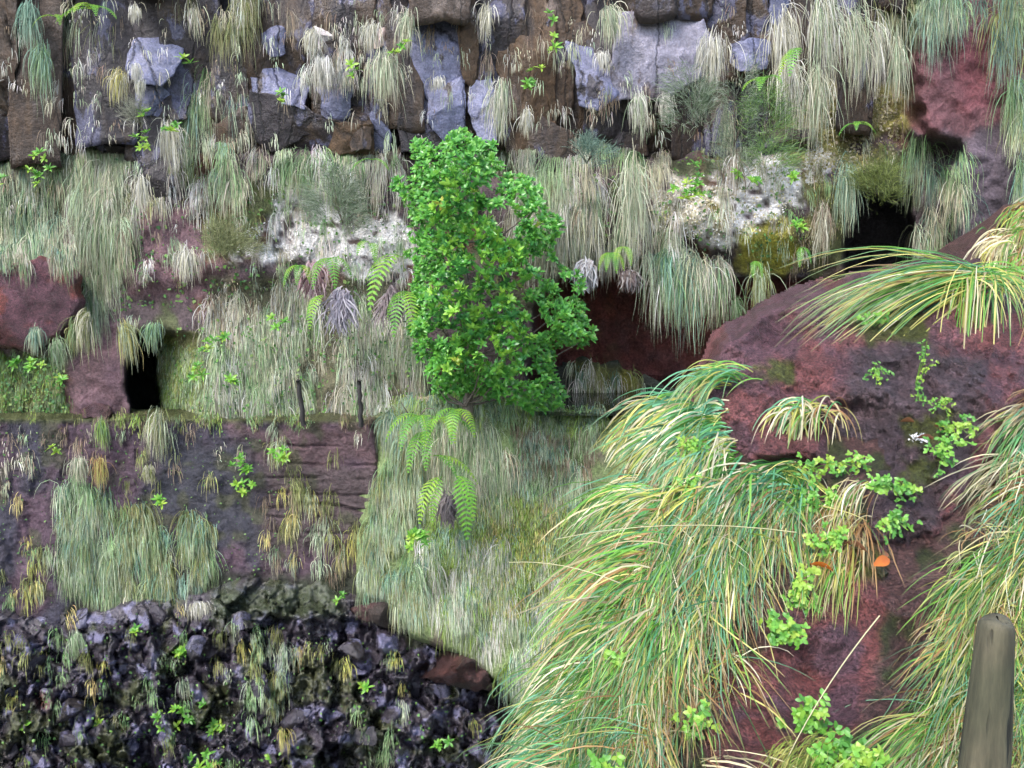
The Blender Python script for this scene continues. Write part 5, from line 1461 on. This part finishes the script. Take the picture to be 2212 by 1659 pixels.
HB = [(1800, 1008, 4.45, 150, 34, 30, 'bright herb with a flat spray of leaves below the boulder'), (1770, 1080, 4.3, 90, 90, 26, 'herb hanging under the flat leaf spray'), (1930, 1055, 4.3, 100, 50, 24, 'light green herb at the foot of the boulder, left of the right grass'),
      (2060, 925, 4.7, 80, 40, 20, 'herb at the right end of the mossy hollow'), (2040, 975, 4.55, 70, 70, 20, 'yellow green herb climbing the mossy hollow'), (1775, 1185, 3.95, 70, 90, 26, 'herb beside the orange leaves'),
      (1720, 1270, 3.75, 60, 110, 30, 'tall light green herb at the left edge of the red earth'), (1695, 1368, 3.5, 70, 40, 20, 'bright herb rosette beside the lower red earth'), (1660, 1350, 3.6, 30, 40, 10, 'small yellowish herb sprig left of the herb rosette'),
      (1330, 1430, 3.3, 60, 60, 18, 'lone bright herb in the sweeping grass'), (1500, 965, 4.6, 60, 36, 16, 'herb in the grass left of the boulder'), (1480, 1050, 4.4, 50, 40, 12, 'small herb in the golden grass'),
      (1750, 1550, 3.0, 60, 110, 30, 'pale yellow green herb at the bottom of the red earth'), (1790, 1620, 2.85, 90, 70, 26, 'herb at the bottom edge below the red earth'), (1880, 1640, 2.75, 100, 60, 24, 'light herb in the grass at the bottom right'),
      (1920, 1130, 4.1, 60, 50, 16, 'small herb above the mossy stick'), (1985, 830, 4.75, 26, 170, 24, 'pale thread of tiny leaves running down the dark boulder face'), (1890, 800, 4.9, 60, 60, 16, 'patch of tiny leaves on the dark boulder face'), (2030, 875, 4.75, 60, 70, 14, 'sprinkle of tiny leaves right of the pale thread'),
      (1310, 1660, 2.9, 60, 40, 14, 'bright herb at the bottom edge of the long grass'), (1500, 690 + 860, 3.1, 40, 60, 10, 'thin herb at the left of the red earth'), (1880, 690, 5.1, 60, 30, 14, 'small round leaved herb under the arching tussock')]
for i, (px, py, Y, wq, hq, n_, lab) in enumerate(HB):
    tiny = 'tiny' in lab
    Yb = float(near_depth(px * 1., py * 1.))
    herb(px, py, Yb - .09, wq * 1.15, hq * 1.15, int(n_ * (2 if tiny else 1.5)), lab, 600 + i, size=.014 if tiny else .026)

# ------------------------------------------------------------------ fallen leaves, sticks, white flake
M_ORL = leaf_mat('orange_dead_leaf', (.5, .13, .02), (.6, .2, .03), (.55, .17, .03), .25, .45)
M_BRL = leaf_mat('brown_dead_leaf', (.2, .08, .035), (.26, .11, .05), (.22, .1, .06), .1, .5)
for i, (px, py, L, az, mt, lab) in enumerate([
        (1885, 1222, .11, .3, M_ORL, 'bright orange fallen leaf on the mossy stick'), (1875, 1195, .12, 1.9, M_BRL, 'curled brown leaf standing above the orange leaf'), (1800, 1235, .10, 2.2, M_ORL, 'rusty leaf left of the mossy stick'),
        (1272, 1468, .075, .1, M_ORL, 'single orange leaf caught in the sweeping grass'), (2020, 950, .09, 2.8, M_BRL, 'brown leaf beside the white flake'), (1975, 912, .09, 3.2, M_BRL, 'rusty leaf lying on the mossy hollow'), (2030, 930, .08, 1.2, M_BRL, 'curled brown leaf behind the white flake'), (1905, 1205, .1, .9, M_BRL, 'brown leaf right of the orange leaf')]):
    v, f = leaf_shape(L, L * .45, .5, .35, 6)
    Yb = float(near_depth(px * 1., py * 1.)) - .1
    o = mesh('fallen_leaf', v @ rot(az, .3, .9).T, f, mt, smooth=True)
    o.location = P(px, py, Yb); tag(o, lab, 'leaf', 'fallen leaves on the near bank')
Yb = 4.05
v, f = tube([P(x_, y_, float(near_depth(x_ * 1., y_ * 1.)) - .02) for x_, y_ in ((1838, 1165), (1870, 1195), (1890, 1225), (1912, 1245))], .03, .022, 8)
o = mesh('mossy_stick', v, f, M_CLIFF, col=np.tile([[.07, .07, .03]], (len(v), 1)), smooth=True); tag(o, 'short mossy stick under the orange leaf', 'stick')
r = np.random.default_rng(5)
n = 60
V, Fq, C = blades(r.normal(0, 1, (n, 3)) * [.025, .015, .012], r.normal(0, 1, (n, 3)), r.uniform(.01, .03, n), r.uniform(.006, .012, n), np.ones(n), np.full((n, 3), .75), r, segs=3, tipmix=0)
o = mesh('lichen_flake', V, Fq, M_GRASS, col=C); o.location = P(1988, 945, float(near_depth(1988., 945.)) - .05); tag(o, 'small white lichen flake beside brown leaves', 'lichen')
# stray stems that cross in front of the earth
stems = [((1100, 1215, 3.9), (1215, 1222, 3.7), (1340, 1260, 3.6), 'thin pale stem arching out over the bank at the left'), ((1200, 1165, 4.0), (1450, 1135, 3.9), (1720, 1150, 3.9), 'long straw stem lying across the sweeping grass'), ((1700, 1640, 2.6), (1790, 1480, 2.75), (1900, 1330, 2.9), 'long pale stem crossing the lower red earth')]
for a, b2, c2, lab in stems:
    pa, pb, pc = P(*a), P(*b2), P(*c2)
    pts = [(1 - t_) ** 2 * pa + 2 * t_ * (1 - t_) * (2 * pb - .5 * pa - .5 * pc) + t_ ** 2 * pc for t_ in np.linspace(0, 1, 9)]
    v, f = tube(pts, .0016, .0026, 5)
    tag(mesh('long_stalk', v, f, M_FGRASS, col=np.tile([[.58, .55, .33]], (len(v), 1))), lab, 'stalk')

# ------------------------------------------------------------------ post at the lower right
m, t, b = new_mat('weathered_post_wood')
n1 = noise(t, 30, 6, .65, (1, 1, .06)); n2 = noise(t, 5, 5, .6); n3 = noise(t, 120, 4, .6, (1, 1, .15))
r1 = ramp(t, n1.outputs[0], [(.3, (.045, .043, .028)), (.7, (.11, .10, .068))])
r2 = ramp(t, n2.outputs[0], [(.35, (.7, .75, .62)), (.7, (1.15, 1.08, 1.0))])
r3 = ramp(t, n3.outputs[0], [(.35, .8), (.65, 1.15)])
cc = mixc(t, r1.outputs[0], r2.outputs[0], 1.0, 'MULTIPLY'); cc = mixc(t, cc, r3.outputs[0], 1.0, 'MULTIPLY')
t.links.new(cc, b.inputs['Base Color']); b.inputs['Roughness'].default_value = .75
n4 = noise(t, 55, 3, .5, (1, 1, .025))
r4 = ramp(t, n4.outputs[0], [(.33, .25), (.40, 1.0)])
cc = mixc(t, cc, r4.outputs[0], 1.0, 'MULTIPLY'); t.links.new(cc, b.inputs['Base Color'])
bump(t, b, [(n1.outputs[0], .6, .008), (r4.outputs[0], .7, .006), (n3.outputs[0], .5, .003)])
pb, pt = P(2056, 2450, 1.47), P(2152, 1338, 1.5)
n = 28
prof = [(0, .064), (.2, .058), (.4, .053), (.6, .047), (.8, .040), (.9, .0345), (.96, .0315), (.985, .0305), (.994, .029), (.999, .026), (1.001, .018), (1.0015, .004)]
V = []
for tt, rr in prof:
    c_ = pb + (pt - pb) * tt
    for k in range(n):
        an = 2 * math.pi * k / n
        w_ = rr * (1 + .03 * math.sin(3 * an + 4 * tt) + .015 * math.sin(7 * an))
        V.append(c_ + np.array([w_ * math.cos(an), w_ * math.sin(an), .004 * math.sin(2 * an)]))
i = np.arange(len(prof) * n).reshape(len(prof), n); j = np.roll(i, -1, 1)
o = mesh('wooden_post', np.array(V), np.stack([i[:-1], j[:-1], j[1:], i[1:]], -1).reshape(-1, 4), m, smooth=True)
tag(o, 'weathered round wooden post close to the camera in the lower right corner', 'post')
